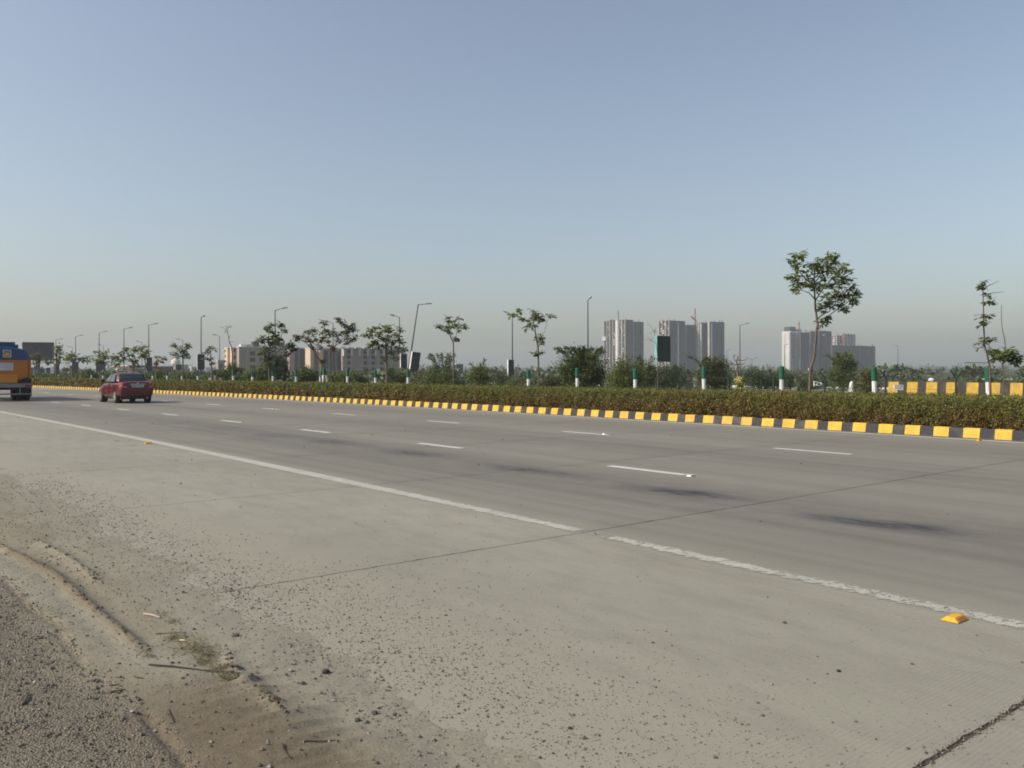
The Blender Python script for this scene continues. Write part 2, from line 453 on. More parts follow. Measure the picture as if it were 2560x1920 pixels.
def wear_fn(S, D):
    v = np.zeros_like(S)
    spots = [(20.2, 8.75, 1.3, .25, .55), (17.5, 8.9, 1.3, .25, .8), (14.0, 8.88, 1.15, .22, .9), (10.6, 8.74, 1.05, .19, .95), (9.6, 8.73, .8, .14, .3),
             (7.1, 8.70, .85, .17, 1.15), (7.7, 8.62, .9, .16, .45), (4.15, 8.55, .62, .14, 1.2), (4.6, 8.46, .6, .12, .8), (5.2, 8.57, .55, .10, .5), (4.9, 8.36, .5, .1, .35),
             (23.5, 8.85, 1.6, .25, .35), (27.0, 8.9, 1.6, .26, .3), (12.0, 13.4, 1.6, .2, .18), (19.0, 13.5, 1.8, .2, .15)]
    for s, d, a, b, k in spots:
        ds = (S - s) / a; v += k * np.exp(-(ds ** 2) * 1.6 - ((D - d - .06 * np.sin(S * 2.1)) / (b * 1.7)) ** 2)
    return np.clip(v, 0, 1.2)
def lane_fn(S, D):
    v = .60 * sm(D, 5.6, 6.3) * (1 - .35 * sm(D, 18.6, 20.4))
    for c, w_, k in ((8.7, .95, .55), (12.9, .8, .30), (17.8, .9, .22), (7.6, .4, .12), (9.9, .4, .10)):
        v = v + k * np.exp(-((D - c) / w_) ** 2)
    for c in (10.2, 15.15): v = v - .16 * np.exp(-((D - c) / .45) ** 2)
    v = v + .16 * (fbm(S * .22, D * .9, 3) - .5)
    j = np.abs((S - 1.65 + 2.22) % 4.45 - 2.22)
    v = v + .10 * np.exp(-(j / .30) ** 2) * sm(D, 3, 6)
    return np.clip(v, 0, 1)
def dust_fn(S, D):
    return np.clip(1.25 * (1 - sm(D + .5 * (fbm(S * .9, D * .9, 9) - .5) + .35 * (fbm(S * 5, D * 5, 4) - .5), 2.2, 3.9 - .02 * S)) + .10 + .35 * sm(D, 20.2, 20.8), 0, 1)
RX = dict(wear=wear_fn, lane=lane_fn, dust=dust_fn)

JT = 1.65; JP = 4.45; NSL = 11; S_END = JT + JP * (NSL - 2)
road = strip(1.5, 20.75, S_END + .006, 520, 0.0, 2.0, 'road', M['road'], nd=24, extra=RX)
tag(road, 'long concrete carriageway bending gently away to the left', kind='structure')
strip(1.4, 20.78, JT - JP * 2 - 1, S_END + .2, -0.022, 1.0, 'joint_filler', M['seal'], road, nd=4)
COLS = [(1.5, 5.375), (5.385, 20.74)]
for k in range(-2, NSL - 2):
    sa = JT + JP * k; sb = sa + JP
    g0 = .013 if k == 0 else (.0075 if k == 1 else .006); g1 = .013 if k == -1 else (.0075 if k == 0 else .006)
    for ci, (d0, d1) in enumerate(COLS):
        step = .045 if k in (-1, 0, 1) else (.1 if sb < 24 else .25)
        dd = np.linspace(d0, d1, int((d1 - d0) / step) + 1); ss = np.linspace(sa, sb, int(JP / max(step, .09)) + 1)
        S, D = np.meshgrid(ss, dd, indexing='ij')
        S = S.copy()
        # broken, slightly wandering joint edges
        wob = .010 * (fbm(dd * 1.7, dd * 0 + k, 5) - .5) + .006 * (fbm(dd * 11, dd * 0 + k, 8) - .5)
        wob2 = .010 * (fbm(dd * 1.7, dd * 0 + k + 1, 5) - .5) + .006 * (fbm(dd * 11, dd * 0 + k + 1, 8) - .5)
        chip0 = np.maximum(0, fbm(dd * 14, dd * 0 + k, 21) - .60) * (.05 if k in (0, 1) else .04)
        S[0] = sa + g0 + wob + chip0 * (1 if k != 1 else 1.3); S[-1] = sb - g1 + wob2
        top = W(D.ravel(), S.ravel()); n1 = len(dd); n0 = len(ss)
        z = np.zeros(len(top)); v = np.concatenate([top, z[:, None]], 1)
        ii, jj = np.meshgrid(np.arange(n0 - 1), np.arange(n1 - 1), indexing='ij'); a = (ii * n1 + jj).ravel()
        f = np.stack([a, a + 1, a + n1 + 1, a + n1], 1)
        ring = np.concatenate([np.arange(n1), np.arange(1, n0) * n1 + n1 - 1, (n0 - 1) * n1 + np.arange(n1 - 2, -1, -1), np.arange(n0 - 2, 0, -1) * n1])
        low = v[ring].copy(); low[:, 2] = -.04
        nb = len(v); r2 = np.roll(ring, -1); q = np.arange(len(ring)); q2 = np.roll(q, -1)
        f2 = np.stack([ring, nb + q, nb + q2, r2], 1)
        V = np.concatenate([v, low]); F = np.concatenate([f, f2])
        Sf = np.concatenate([S.ravel(), S.ravel()[ring]]); Df = np.concatenate([D.ravel(), D.ravel()[ring]])
        mesh('slab', V, F, M['road'], road, uv=np.stack([Sf, Df], 1), extra={kk: fn(Sf, Df) for kk, fn in RX.items()})

o = strip(1.6, 20.7, JT - .06, JT + .06, -.0055, .012, 'joint_filler', mat_simple('gritty_filler', (.125, .10, .075), .95, .5, 90, bump=1.0, dirt=(.21, .175, .125)), road, nd=400)
# painted lines
def paint(d0, d1, s0, s1, z, mat, name, worn, taper=False, nd=4, ds=.12):
    ss = np.linspace(s0, s1, max(2, int((s1 - s0) / ds) + 1)); dd = np.linspace(d0, d1, nd + 1)
    S, D = np.meshgrid(ss, dd, indexing='ij')
    e = 1 - np.abs((D - (d0 + d1) / 2) / ((d1 - d0) / 2)); e = np.minimum(1, e * 1.5)
    wv = worn(S, D) if callable(worn) else np.full_like(S, worn)
    P = W(D.ravel(), S.ravel()); v = np.concatenate([P, np.full((len(P), 1), z)], 1)
    n1 = len(dd); i, j = np.meshgrid(np.arange(len(ss) - 1), np.arange(n1 - 1), indexing='ij'); a = (i * n1 + j).ravel()
    return mesh(name, v, np.stack([a, a + 1, a + n1 + 1, a + n1], 1), mat, road, uv=np.stack([S.ravel(), D.ravel()], 1), extra={'edge': e.ravel(), 'worn': wv.ravel()})
paint(5.66, 5.92, -7, 5.74, .004, M['line'], 'edge_line', lambda S, D: .60 + .34 * (fbm(S * 1.3, D * 0, 15) - .5))
paint(5.68, 5.92, 5.74, 6.13, .004, M['line'], 'edge_line', lambda S, D: np.full_like(S, .86))
paint(5.67, 5.92, 6.19, 90, .004, M['line'], 'edge_line', lambda S, D: .50 * (1 - sm(S, 6.6, 14)) + .02)
paint(5.70, 5.90, 90, 420, .004, M['line'], 'edge_line', .0, ds=2)
paint(20.38, 20.56, -7, 120, .004, M['dash'], 'edge_line', lambda S, D: np.full_like(S, .05), ds=.5)
paint(20.40, 20.54, 120, 420, .004, M['dash'], 'edge_line', .0, ds=3)
for k in range(-2, 30):
    e = 10.06 + 5.83 * k - (.55 if k == -1 else 0)
    if e > -5: paint(10.1, 10.28, e - 1.62, e, .004, M['dash'], 'lane_marking', .02, ds=.3)
    e = 10.18 + 6.33 * k
    if e > -5: paint(15.06, 15.24, e - 1.68, e, .004, M['dash'], 'lane_marking', .02, ds=.3)

# far carriageway, median, tracks beyond
fr = strip(48.2, 72.2, -60, 420, -0.03, 4.0, 'far_carriageway', M['road'], nd=6, extra=dict(wear=lambda S, D: S * 0, lane=lambda S, D: S * 0 + .3, dust=lambda S, D: S * 0 + .2))
tag(fr, 'opposite carriageway beyond the planted median', kind='structure')
mb = MB()
for s in np.arange(-50, 400, 2.0):
    a = W([71.6, 72.0, 72.0, 71.6], [s, s, s + 2, s + 2])
    mb.hexa([(*a[0], -.029), (*a[1], -.029), (*a[2], -.029), (*a[3], -.029), (*a[0], .14), (*a[1], .14), (*a[2], .14), (*a[3], .14)])
tag(mb.build('far_kerb', M['white']), 'white painted kerb along the far carriageway', kind='structure')
tag(strip(21.05, 25.6, -12, 420, .17, 1.0, 'median_soil', M['soil'], nd=6), kind='structure')
tag(strip(25.6, 46.4, -60, 420, .06, 3.0, 'median_ground', mat_ground('median_grass', (.085, .095, .045), (.14, .12, .07), (.05, .065, .025), .15, 1.2), nd=6), kind='structure')
x0, y0_ = ground_pt(2455, 950, -.1); x1, y1_ = ground_pt(2900, 949, -.1); x2, y2_ = ground_pt(2900, 944.2, -.1); x3, y3_ = ground_pt(2455, 945.2, -.1)
tag(mesh('sand_track', [(x0, y0_, -.10), (x1, y1_, -.10), (x2, y2_, -.10), (x3, y3_, -.10)], [(0, 1, 2, 3)], mat_ground('pale_sand', (.44, .39, .31), (.50, .45, .36), (.36, .32, .25), .1, 2)), kind='structure')

# ------------------------------------------------------------------ the soil verge at the photographer's feet
sg = np.concatenate([np.arange(0.4, 9.0, .024), 9.0 + np.cumsum(np.linspace(.026, .6, 110))])
dg = np.concatenate([np.linspace(-6, .2, 16)[:-1], np.arange(.2, 3.7, .024)])
S, D = np.meshgrid(sg, dg, indexing='ij')
def px_poly(pts):
    out = []
    for px, py in pts:
        X, Y = ground_pt(px, py); out.append(DS(X, Y))
    return np.array(out)          # (d, s)
def seg_dist(S, D, poly):
    """distance to a polyline, signed offset to its right, and position along it"""
    best = np.full(S.shape, 1e9); sgn = np.zeros(S.shape); tt = np.zeros(S.shape)
    for i in range(len(poly) - 1):
        (d0, s0), (d1, s1) = poly[i], poly[i + 1]
        ex, ey = d1 - d0, s1 - s0; L2 = ex * ex + ey * ey
        t = np.clip(((D - d0) * ex + (S - s0) * ey) / L2, 0, 1)
        qx, qy = D - d0 - t * ex, S - s0 - t * ey; q = np.hypot(qx, qy); m = q < best
        best = np.where(m, q, best); sgn = np.where(m, np.sign(ex * qy - ey * qx), sgn); tt = np.where(m, (i + t) / (len(poly) - 1), tt)
    return best, sgn, tt
edge_noise = .55 * (fbm(S * 1.1, D * 1.1, 31) - .5) + .30 * (fbm(S * 4, D * 4, 33) - .5)
Z = .046 * sm(2.30 + edge_noise - D, -.25, 1.0) - .0105 + .004 * (fbm(S * 7, D * 7, 39, 3) - .5) * sm(D, 1.9, 2.2)
Z += .016 * (fbm(S * 2.3, D * 2.3, 41) - .5) * sm(2.7 - D, 0, .8) + .009 * (fbm(S * 10, D * 10, 43, 3) - .5) + .006 * (fbm(S * 32, D * 32, 47, 2) - .5)
ruts = [(px_poly([(-60, 1350), (20, 1385), (130, 1440), (220, 1520), (300, 1590), (372, 1650)]), .030, .05, 1),
        (px_poly([(-40, 1420), (5, 1455), (70, 1530), (160, 1590)]), -.022, .035, 1),
        (px_poly([(80, 1355), (150, 1390), (215, 1435), (250, 1470)]), .018, .05, 1),
        (px_poly([(140, 1590), (180, 1640), (215, 1690)]), -.022, .030, 1),
        (px_poly([(345, 1790), (395, 1845), (440, 1900), (470, 1950)]), -.036, .034, 1),
        (px_poly([(560, 1640), (585, 1690), (650, 1745), (720, 1800)]), .014, .05, 1)]
for poly, hgt, wd, sg_ in ruts:
    q, sn, tt = seg_dist(S, D, poly)
    amp = hgt * .80 * sm(tt, 0, .12) * (1 - sm(tt, .88, 1)) * (.55 + .9 * fbm(S * 14, D * 14, 51))
    Z += amp * (np.exp(-(q / (wd * .62)) ** 2) - (.55 if hgt > 0 else 0) * np.exp(-((q - wd * 1.9) / (wd * 1.6)) ** 2))
# cleat marks of a tyre in the brown soil
q, sn, tt = seg_dist(S, D, px_poly([(600, 1690), (700, 1790), (820, 1900), (900, 1990)]))
Z += .016 * np.exp(-(q / .17) ** 2) * (np.sin(tt * 70 + 3 * fbm(S * 3, D * 3, 5)) > .55) * (.4 + fbm(S * 8, D * 8, 9))
q1, _, _ = seg_dist(S, D, px_poly([(-40, 1395), (120, 1500), (250, 1590), (380, 1665), (470, 1700)]))
sandm = np.exp(-(q1 / .15) ** 2) * (.7 + .5 * fbm(S * 3, D * 3, 12))
q2, _, _ = seg_dist(S, D, px_poly([(480, 1500), (600, 1640), (720, 1760)]))
sandm = np.clip(sandm + .55 * np.exp(-(q2 / .28) ** 2) + .95 * sm(D + .25 * (fbm(S * 2, D * 2, 19) - .5), 1.35, 1.95), 0, 1)
q3, _, _ = seg_dist(S, D, px_poly([(520, 1750), (640, 1830), (760, 1920), (860, 2000)])); q4, _, _ = seg_dist(S, D, px_poly([(430, 1850), (560, 1960)]))
brown = np.clip(.75 * np.exp(-(q3 / .30) ** 2) + .7 * np.exp(-(q4 / .3) ** 2) + .8 * np.exp(-(seg_dist(S, D, px_poly([(20, 1388), (130, 1443), (220, 1523), (300, 1593), (365, 1645)]))[0] / .045) ** 2) + .6 * np.exp(-(seg_dist(S, D, px_poly([(345, 1790), (395, 1845), (440, 1900), (470, 1950)]))[0] / .03) ** 2) + .5 * np.exp(-(seg_dist(S, D, px_poly([(-40, 1420), (5, 1455), (70, 1530), (160, 1590)]))[0] / .03) ** 2), 0, 1)  # brown soil, plus rut lines darkened to put their shade into the colour
al = px_poly([(-300, 1300), (0, 1455), (110, 1570), (215, 1690), (345, 1795), (400, 1850), (470, 1950), (520, 2050)])
qa, sa_, _ = seg_dist(S, D, al)
edge_d = np.interp(S, al[::-1, 1], al[::-1, 0])
asph = sm(edge_d + .14 * (fbm(S * 5, D * 5, 61) - .5) - D, -.16, .22)
Z = np.where(asph > .4, Z - .006 * asph + .006 * (fbm(S * 45, D * 45, 71, 2) - .5), Z)
P = W(D.ravel(), S.ravel()); v = np.concatenate([P, Z.ravel()[:, None]], 1)
n1 = len(dg); i, j = np.meshgrid(np.arange(len(sg) - 1), np.arange(n1 - 1), indexing='ij'); a = (i * n1 + j).ravel()
vg = mesh('verge', v, np.stack([a, a + 1, a + n1 + 1, a + n1], 1), M['verge'], uv=np.stack([S.ravel(), D.ravel()], 1), smooth=True,
          extra=dict(asphalt=asph.ravel(), sand=sandm.ravel(), brown=brown.ravel()))
tag(vg, kind='structure')
tag(strip(-14, 1.55, -10, .45, -.02, .5, 'verge_near', M['verge'], nd=8, extra=dict(asphalt=lambda S, D: sm(1.2 - D, 0, .2), sand=lambda S, D: S * 0, brown=lambda S, D: S * 0 + .3)), kind='structure')
def verge_z(X, Y):
    d, s = DS(X, Y); si = np.clip(np.searchsorted(sg, s), 0, len(sg) - 1); di = np.clip(np.searchsorted(dg, d), 0, len(dg) - 1)
    return np.where((d < 3.6) & (s > .4) & (s < 40), np.maximum(Z[si, di], np.where(d > 1.5, 0, -1)), 0.0)

# loose gravel spilled over the edge of the concrete
def pebbles(name, s, d, size, cols, mat, kind='stuff', flat=.75):
    n = len(s); base = np.array([(1, 0, 0), (0, 1, 0), (-1, 0, 0), (0, -1, 0), (0, 0, 1), (0, 0, -1), (.6, .6, .55), (-.6, -.55, .6)], float)[:6]
    jit = base[None] * (1 + rng.uniform(-.38, .38, (n, 6, 1))) * np.array([1, 1, flat])
    an = rng.uniform(0, 6.28, n); ca, sa2 = np.cos(an), np.sin(an)
    x = jit[..., 0] * ca[:, None] - jit[..., 1] * sa2[:, None]; y = jit[..., 0] * sa2[:, None] + jit[..., 1] * ca[:, None]
    jit = np.stack([x, y, jit[..., 2]], -1) * size[:, None, None]
    Pw = W(d, s); z = verge_z(Pw[:, 0], Pw[:, 1]) + size * flat * .45
    v = jit + np.concatenate([Pw, z[:, None]], 1)[:, None, :]
    tri = np.array([(0, 1, 4), (1, 2, 4), (2, 3, 4), (3, 0, 4), (1, 0, 5), (2, 1, 5), (3, 2, 5), (0, 3, 5)])
    f = (tri[None] + (np.arange(n) * 6)[:, None, None]).reshape(-1, 3)
    o = mesh(name, v.reshape(-1, 3), f, mat, cols=np.repeat(cols, 6, axis=0)); 
    if kind: o['kind'] = kind
    return o
tp = NT('pebble'); pc = tp.attr('col'); M['pebble'] = tp.fin(pc, .9, None, None, .2)
def gravel_cols(n, lo=.035, hi=.24):
    v = lo + (hi - lo) * rng.beta(1.1, 1.7, n); t = rng.uniform(.72, .98, n)
    return np.stack([v, v * (.83 + .09 * rng.random(n)), v * t * .84], 1)
def sample_density(n, s0, s1, d0, d1, dens):
    s = rng.uniform(s0, s1, n); d = rng.uniform(d0, d1, n); k = rng.random(n) < dens(s, d); return s[k], d[k]
s, d = sample_density(420000, .8, 16, 1.2, 5.3, lambda s, d: .25 * np.exp(-((d - 2.5 - .12 * (s < 6)) / .46) ** 2) * (1 - .45 * (s > 7)) * (.25 + 1.1 * fbm(s * 2.2, d * 2.2, 81)) * (1.25 - .05 * s)
                      + .07 * np.exp(-((d - 3.1) / .7) ** 2) * (s < 6.5) * (.3 + fbm(s * 1.5, d * 1.5, 83)) + .0035)
pebbles('loose_gravel', s, d, np.minimum(.0018 + rng.exponential(.0015, len(s)), .010), gravel_cols(len(s), .10, .34), M['pebble'])
s, d = sample_density(190000, .8, 14, -.2, 2.6, lambda s, d: .5 * (np.interp(s, al[::-1, 1], al[::-1, 0]) + .05 > d) * (.4 + fbm(s * 3, d * 3, 87)) + .10)
pebbles('verge_gravel', s, d, np.minimum(.0020 + rng.exponential(.0020, len(s)), .012), gravel_cols(len(s), .07, .36), M['pebble'])
s, d = sample_density(1500, 0, 38, 3, 20.3, lambda s, d: .45 + .4 * (d < 6))
pebbles('road_grit', s, d, np.minimum(.003 + rng.exponential(.0035, len(s)) * (1 + s * .03), .03), gravel_cols(len(s), .03, .14), M['pebble'], flat=.4)
cs_, cd_ = [], []
for px, py, n_, sp in ((590, 1485, 420, .16), (640, 1520, 420, .14), (545, 1460, 260, .14), (215, 1290, 260, .30), (120, 1250, 260, .35), (300, 1350, 220, .26), (420, 1420, 220, .22), (770, 1625, 320, .12), (835, 1665, 320, .12), (930, 1760, 260, .12), (1010, 1850, 260, .12), (60, 1210, 400, .4)):
    n_ = n_ // 2; X, Y = ground_pt(px, py); d_, s__ = DS(X, Y); cs_ += list(s__ + rng.normal(0, sp * 2.0, n_)); cd_ += list(d_ + rng.normal(0, sp * .7, n_))
cs_ = np.array(cs_); cd_ = np.array(cd_)
pebbles('fringe_gravel', cs_, cd_, np.minimum(.0020 + rng.exponential(.0020, len(cs_)), .012), gravel_cols(len(cs_), .11, .32) * np.array([1, .97, 1.08]), M['pebble'])
s = JT + rng.normal(0, .018, 1300); d = rng.uniform(2.6, 6.5, 1300)
pebbles('joint_grit', s, d, np.minimum(.0015 + rng.exponential(.002, 1300), .009), gravel_cols(1300, .07, .3), M['pebble'])
# clods along the rut edges
cs, cd, cz = [], [], []
for poly, hgt, wd, _ in [r_ for r_ in ruts if r_[1] > 0]:
    for k in range(len(poly) - 1):
        m_ = 34
        t = rng.random(m_); cd += list(poly[k][0] + (poly[k + 1][0] - poly[k][0]) * t + rng.normal(0, .02, m_)); cs += list(poly[k][1] + (poly[k + 1][1] - poly[k][1]) * t + rng.normal(0, .02, m_))
cs = np.array(cs); cd = np.array(cd)
pebbles('soil_clods', cs, cd, np.minimum(.003 + rng.exponential(.0035, len(cs)), .015), np.stack([rng.uniform(.07, .16, len(cs))] * 3, 1) * np.array([1, .78, .54]), M['pebble'])

def stone(px, py, wpx, label, col):
    X, Y = ground_pt(px, py); r = wpx / 2 * Y / FPX; z = float(verge_z(np.array([X]), np.array([Y]))[0])
    mb = MB(); prof = [(.02, -.5), (.75, -.3), (1, .1), (.7, .55), (.1, .8)]
    v = []
    n = 7
    for q, (rad, h_) in enumerate(prof):
        for k in range(n):
            a_ = 2 * math.pi * k / n + q * .3; jr = rad * (1 + rnd.uniform(-.22, .22)); v.append((r * jr * math.cos(a_), r * jr * math.sin(a_), r * h_ * .8))
    f = [(q * n + k, q * n + (k + 1) % n, (q + 1) * n + (k + 1) % n, (q + 1) * n + k) for q in range(4) for k in range(n)] + [tuple(range(n - 1, -1, -1)), tuple(range(4 * n, 5 * n))]
    o = mesh('stone', v, f, mat_simple('stone_tone', col, .95, .3, 80)); o.location = (X, Y, z + r * .3); return tag(o, label, 'stone', 'loose stones on the hard shoulder')
stone(1423, 1822, 13, 'dark round pebble alone on the near shoulder slab', (.05, .055, .05))
stone(2095, 1679, 12, 'flat dark stone far right on the shoulder slab', (.04, .04, .04))
stone(1960, 1558, 10, 'small brown stone chip below the worn edge line', (.10, .075, .06))
stone(812, 1690, 22, 'dark angular stone in the gravel fringe of the shoulder', (.065, .055, .05))
stone(725, 1690, 13, 'pale tan pebble beside the gravel fringe', (.36, .29, .21))
stone(935, 1790, 18, 'dark stone with a pale top on the sandy shoulder', (.08, .08, .07))
stone(892, 1810, 17, 'brownish stone at the edge of the brown soil', (.09, .07, .055))
stone(755, 1722, 14, 'grey stone just below the pale tan pebble', (.09, .08, .075))
stone(590, 1600, 17, 'purplish grey clod beside the dry grass', (.11, .09, .09))
stone(985, 1790, 14, 'grey stone farther from the soil on the dusty slab', (.10, .09, .08))
stone(308, 1820, 15, 'black pebble on the old gravel surfacing', (.03, .03, .03))
stone(235, 1722, 14, 'blue grey pebble in the old gravel surfacing', (.07, .075, .085))
stone(85, 1722, 9, 'white chip lying in the old gravel surfacing', (.55, .52, .47))
stone(330, 1800, 12, 'pair of pale chips at the edge of the old surfacing', (.45, .40, .34))

# twigs, straw and the dry tuft on the verge
def stick(name, pts, r, mat, label, cat, group=None, kink=.3):
    P_ = []
    for i, (px, py) in enumerate(pts):
        X, Y = ground_pt(px, py); P_.append((X, Y, float(verge_z(np.array([X]), np.array([Y]))[0]) + r * 1.1 + .002 * (i % 2)))
    P_ = np.array(P_); o = P_[0].copy(); mb = MB(); mb.tube(P_ - o, np.linspace(r, r * .55, len(P_)), 6)
    ob = mb.build(name, mat); ob.location = o; return tag(ob, label, cat, group)
stick('twig', [(372, 1683), (430, 1687), (500, 1693), (555, 1701), (596, 1706)], .0052, M['twig'], 'long dark dry stick lying across the sandy verge', 'stick', 'sticks on the verge')
stick('twig', [(275, 1749), (300, 1747), (314, 1745)], .0045, M['twig'], 'short thick dark twig beside the old surfacing', 'stick', 'sticks on the verge')
stick('twig', [(272, 1736), (300, 1733)], .003, M['twig'], 'thin short twig just above the thick one', 'stick', 'sticks on the verge')
stick('twig', [(335, 1712), (340, 1715), (357, 1717)], .004, M['twig'], 'hooked little twig under the long stick', 'stick', 'sticks on the verge')
stick('twig', [(57, 1780), (66, 1765), (70, 1752)], .007, M['twig'], 'curled black twig on the old surfacing', 'stick', 'sticks on the verge')
stick('twig', [(420, 1795), (424, 1810), (434, 1828)], .003, M['twig'], 'bent thin twig on the brown soil', 'stick', 'sticks on the verge')
stick('twig', [(388, 1598), (420, 1597), (454, 1595)], .0028, M['twig'], 'fine straight twig above the dry grass tuft', 'stick', 'sticks on the verge')
stick('twig', [(703, 1885), (708, 1900), (722, 1922)], .004, M['twig'], 'dark curved twig in the brown soil at the bottom', 'stick', 'sticks on the verge')
stick('twig', [(760, 1874), (800, 1872), (845, 1870)], .004, M['twig'], 'dark root sticking out of the brown soil', 'stick', 'sticks on the verge')
stick('wood_chip', [(358, 1548), (378, 1552), (398, 1556)], .008, mat_simple('pale_wood', (.50, .41, .29), .8, .2, 40), 'pale splinter of wood lying on the verge', 'wood chip', 'pale splinters on the verge')
stick('wood_chip', [(449, 1617), (457, 1619), (464, 1620)], .0055, mat_simple('straw', (.62, .50, .28), .8, .2, 40), 'short yellow straw on the dry grass tuft', 'straw', 'pale splinters on the verge')
stick('wood_chip', [(362, 1563), (376, 1564)], .004, mat_simple('chip_brown', (.42, .30, .17), .8, .2, 40), 'tiny orange brown chip under the pale splinter', 'wood chip', 'pale splinters on the verge')
def tuft(name, pts, n, ln, label, c0, c1):
    c, a, u, L, cc = [], [], [], [], []
    for px, py, sp in pts:
        for q in range(n):
            X, Y = ground_pt(px + rnd.gauss(0, sp), py + rnd.gauss(0, sp * .42)); z = float(verge_z(np.array([X]), np.array([Y]))[0])
            an = rnd.uniform(0, 6.28); el = abs(rnd.gauss(.25, .3)); c.append((X, Y, z + rnd.uniform(0, .006)))
            a.append((math.cos(an) * math.cos(el), math.sin(an) * math.cos(el), math.sin(el))); u.append((rnd.gauss(0, .3), rnd.gauss(0, .3), 1)); L.append(ln * rnd.uniform(.5, 1.3))
            f = rnd.random(); cc.append([c0[k] * (1 - f) + c1[k] * f for k in range(3)])
    return leaf_cloud(name, c, a, u, np.array(L), .0045, cc, M['leaf'], kind='stuff')
tag(tuft('dry_grass', [(430, 1610, 14), (480, 1618, 22), (500, 1640, 20), (520, 1655, 14), (470, 1640, 18), (505, 1672, 12), (545, 1690, 12), (570, 1712, 9)], 95, .045, '', (.115, .105, .042), (.24, .19, .085)), 'flattened patch of dry yellowish grass on the verge', 'grass')
tag(tuft('dry_grass', [(430, 1565, 10), (410, 1546, 10), (60, 1325, 12), (110, 1322, 10), (370, 1658, 7), (135, 1545, 14)], 40, .035, '', (.10, .092, .045), (.19, .16, .08)), kind='stuff')

# ------------------------------------------------------------------ kerb of the median
kerb = thing('kerb', (*W(20.9, 10), 0), None, None); kerb['kind'] = 'structure'; kerb['label'] = 'yellow and black painted kerb along the median'
def kerb_hexa(mb, s0, s1, d=20.93, z1=.235, mi=0):
    b = W([d, d + .30, d + .30, d], [s0, s0, s1, s1]); t = W([d + .055, d + .24, d + .24, d + .055], [s0, s0, s1, s1])
    mb.hexa([(*b[0], -.02), (*b[1], -.02), (*b[2], -.02), (*b[3], -.02), (*t[0], z1), (*t[1], z1), (*t[2], z1), (*t[3], z1)], mi)
KP = .6835; s0k = 8.23 - KP * 22
korg = np.array(kerb.location)
far = MB(); nblk = 0
for k in range(0, 330):
    sa = s0k + k * KP; wy = .372 + rnd.uniform(-.02, .02)
    for part, (a_, b_, mt) in enumerate(((sa - wy, sa - .003, 'yellow'), (sa - KP + .003, sa - wy - .003, 'black'))):
        zz = .232 + rnd.uniform(-.006, .006); dd_ = 20.93 + rnd.uniform(-.013, .013)
        if nblk < 300:
            mb = MB(); kerb_hexa(mb, a_, b_, dd_, zz); mb.build('kerb_block', M[mt], kerb, origin=korg); nblk += 1
        else: kerb_hexa(far, a_, b_, dd_, zz, 0 if mt == 'yellow' else 1)
o = far.build('kerb_block_run', [M['yellow'], M['black']], kerb, origin=korg); o['kind'] = 'stuff'
tag(strip(20.745, 20.935, -8, 300, .006, 1.0, 'gutter', M['gutter'], nd=1), kind='structure')


# ------------------------------------------------------------------ clipped hedge of the median
hedge = thing('hedge', (*W(23.0, 20), .17), 'long low clipped hedge of small olive and brown leaves behind the striped kerb', 'hedge')
horg = np.array(hedge.location)
def hedge_front(s): return 21.78 + .22 * (fbm(s * .55, s * 0, 101) - .5) + .13 * (fbm(s * 2.1, s * 0, 103) - .5)
def hedge_top(s, d): return .925 + .10 * (fbm(s * .5, d * .6, 105) - .5) + .08 * (fbm(s * 2.4, d * 2.4, 107) - .5)
HB = 24.25
# solid dark core, added to block light through the leaves
sg2 = np.concatenate([np.arange(-6, 60, .8), np.arange(60, 420, 4.0)])
fr_ = hedge_front(sg2) + .12; tp_ = hedge_top(sg2, np.full_like(sg2, 23)) - .11
ring = []
for q, (dd, zz) in enumerate(((fr_ + .05, sg2 * 0 + .12), (fr_, tp_ - .10), (fr_ + .14, tp_), (sg2 * 0 + HB - .25, tp_), (sg2 * 0 + HB - .12, tp_ - .1), (sg2 * 0 + HB - .12, sg2 * 0 + .12))):
    p = W(dd, sg2); ring.append(np.concatenate([p, zz[:, None]], 1))
R6 = np.stack(ring, 1); nS = len(sg2); idx = np.arange(nS * 6).reshape(nS, 6); fs = []
for q in range(6):
    q2 = (q + 1) % 6; fs.append(np.stack([idx[:-1, q], idx[:-1, q2], idx[1:, q2], idx[1:, q]], 1))
mesh('hedge_core', R6.reshape(-1, 3), np.concatenate(fs), mat_simple('hedge_inside', (.040, .034, .018), .95, .4, 20), hedge, origin=horg)
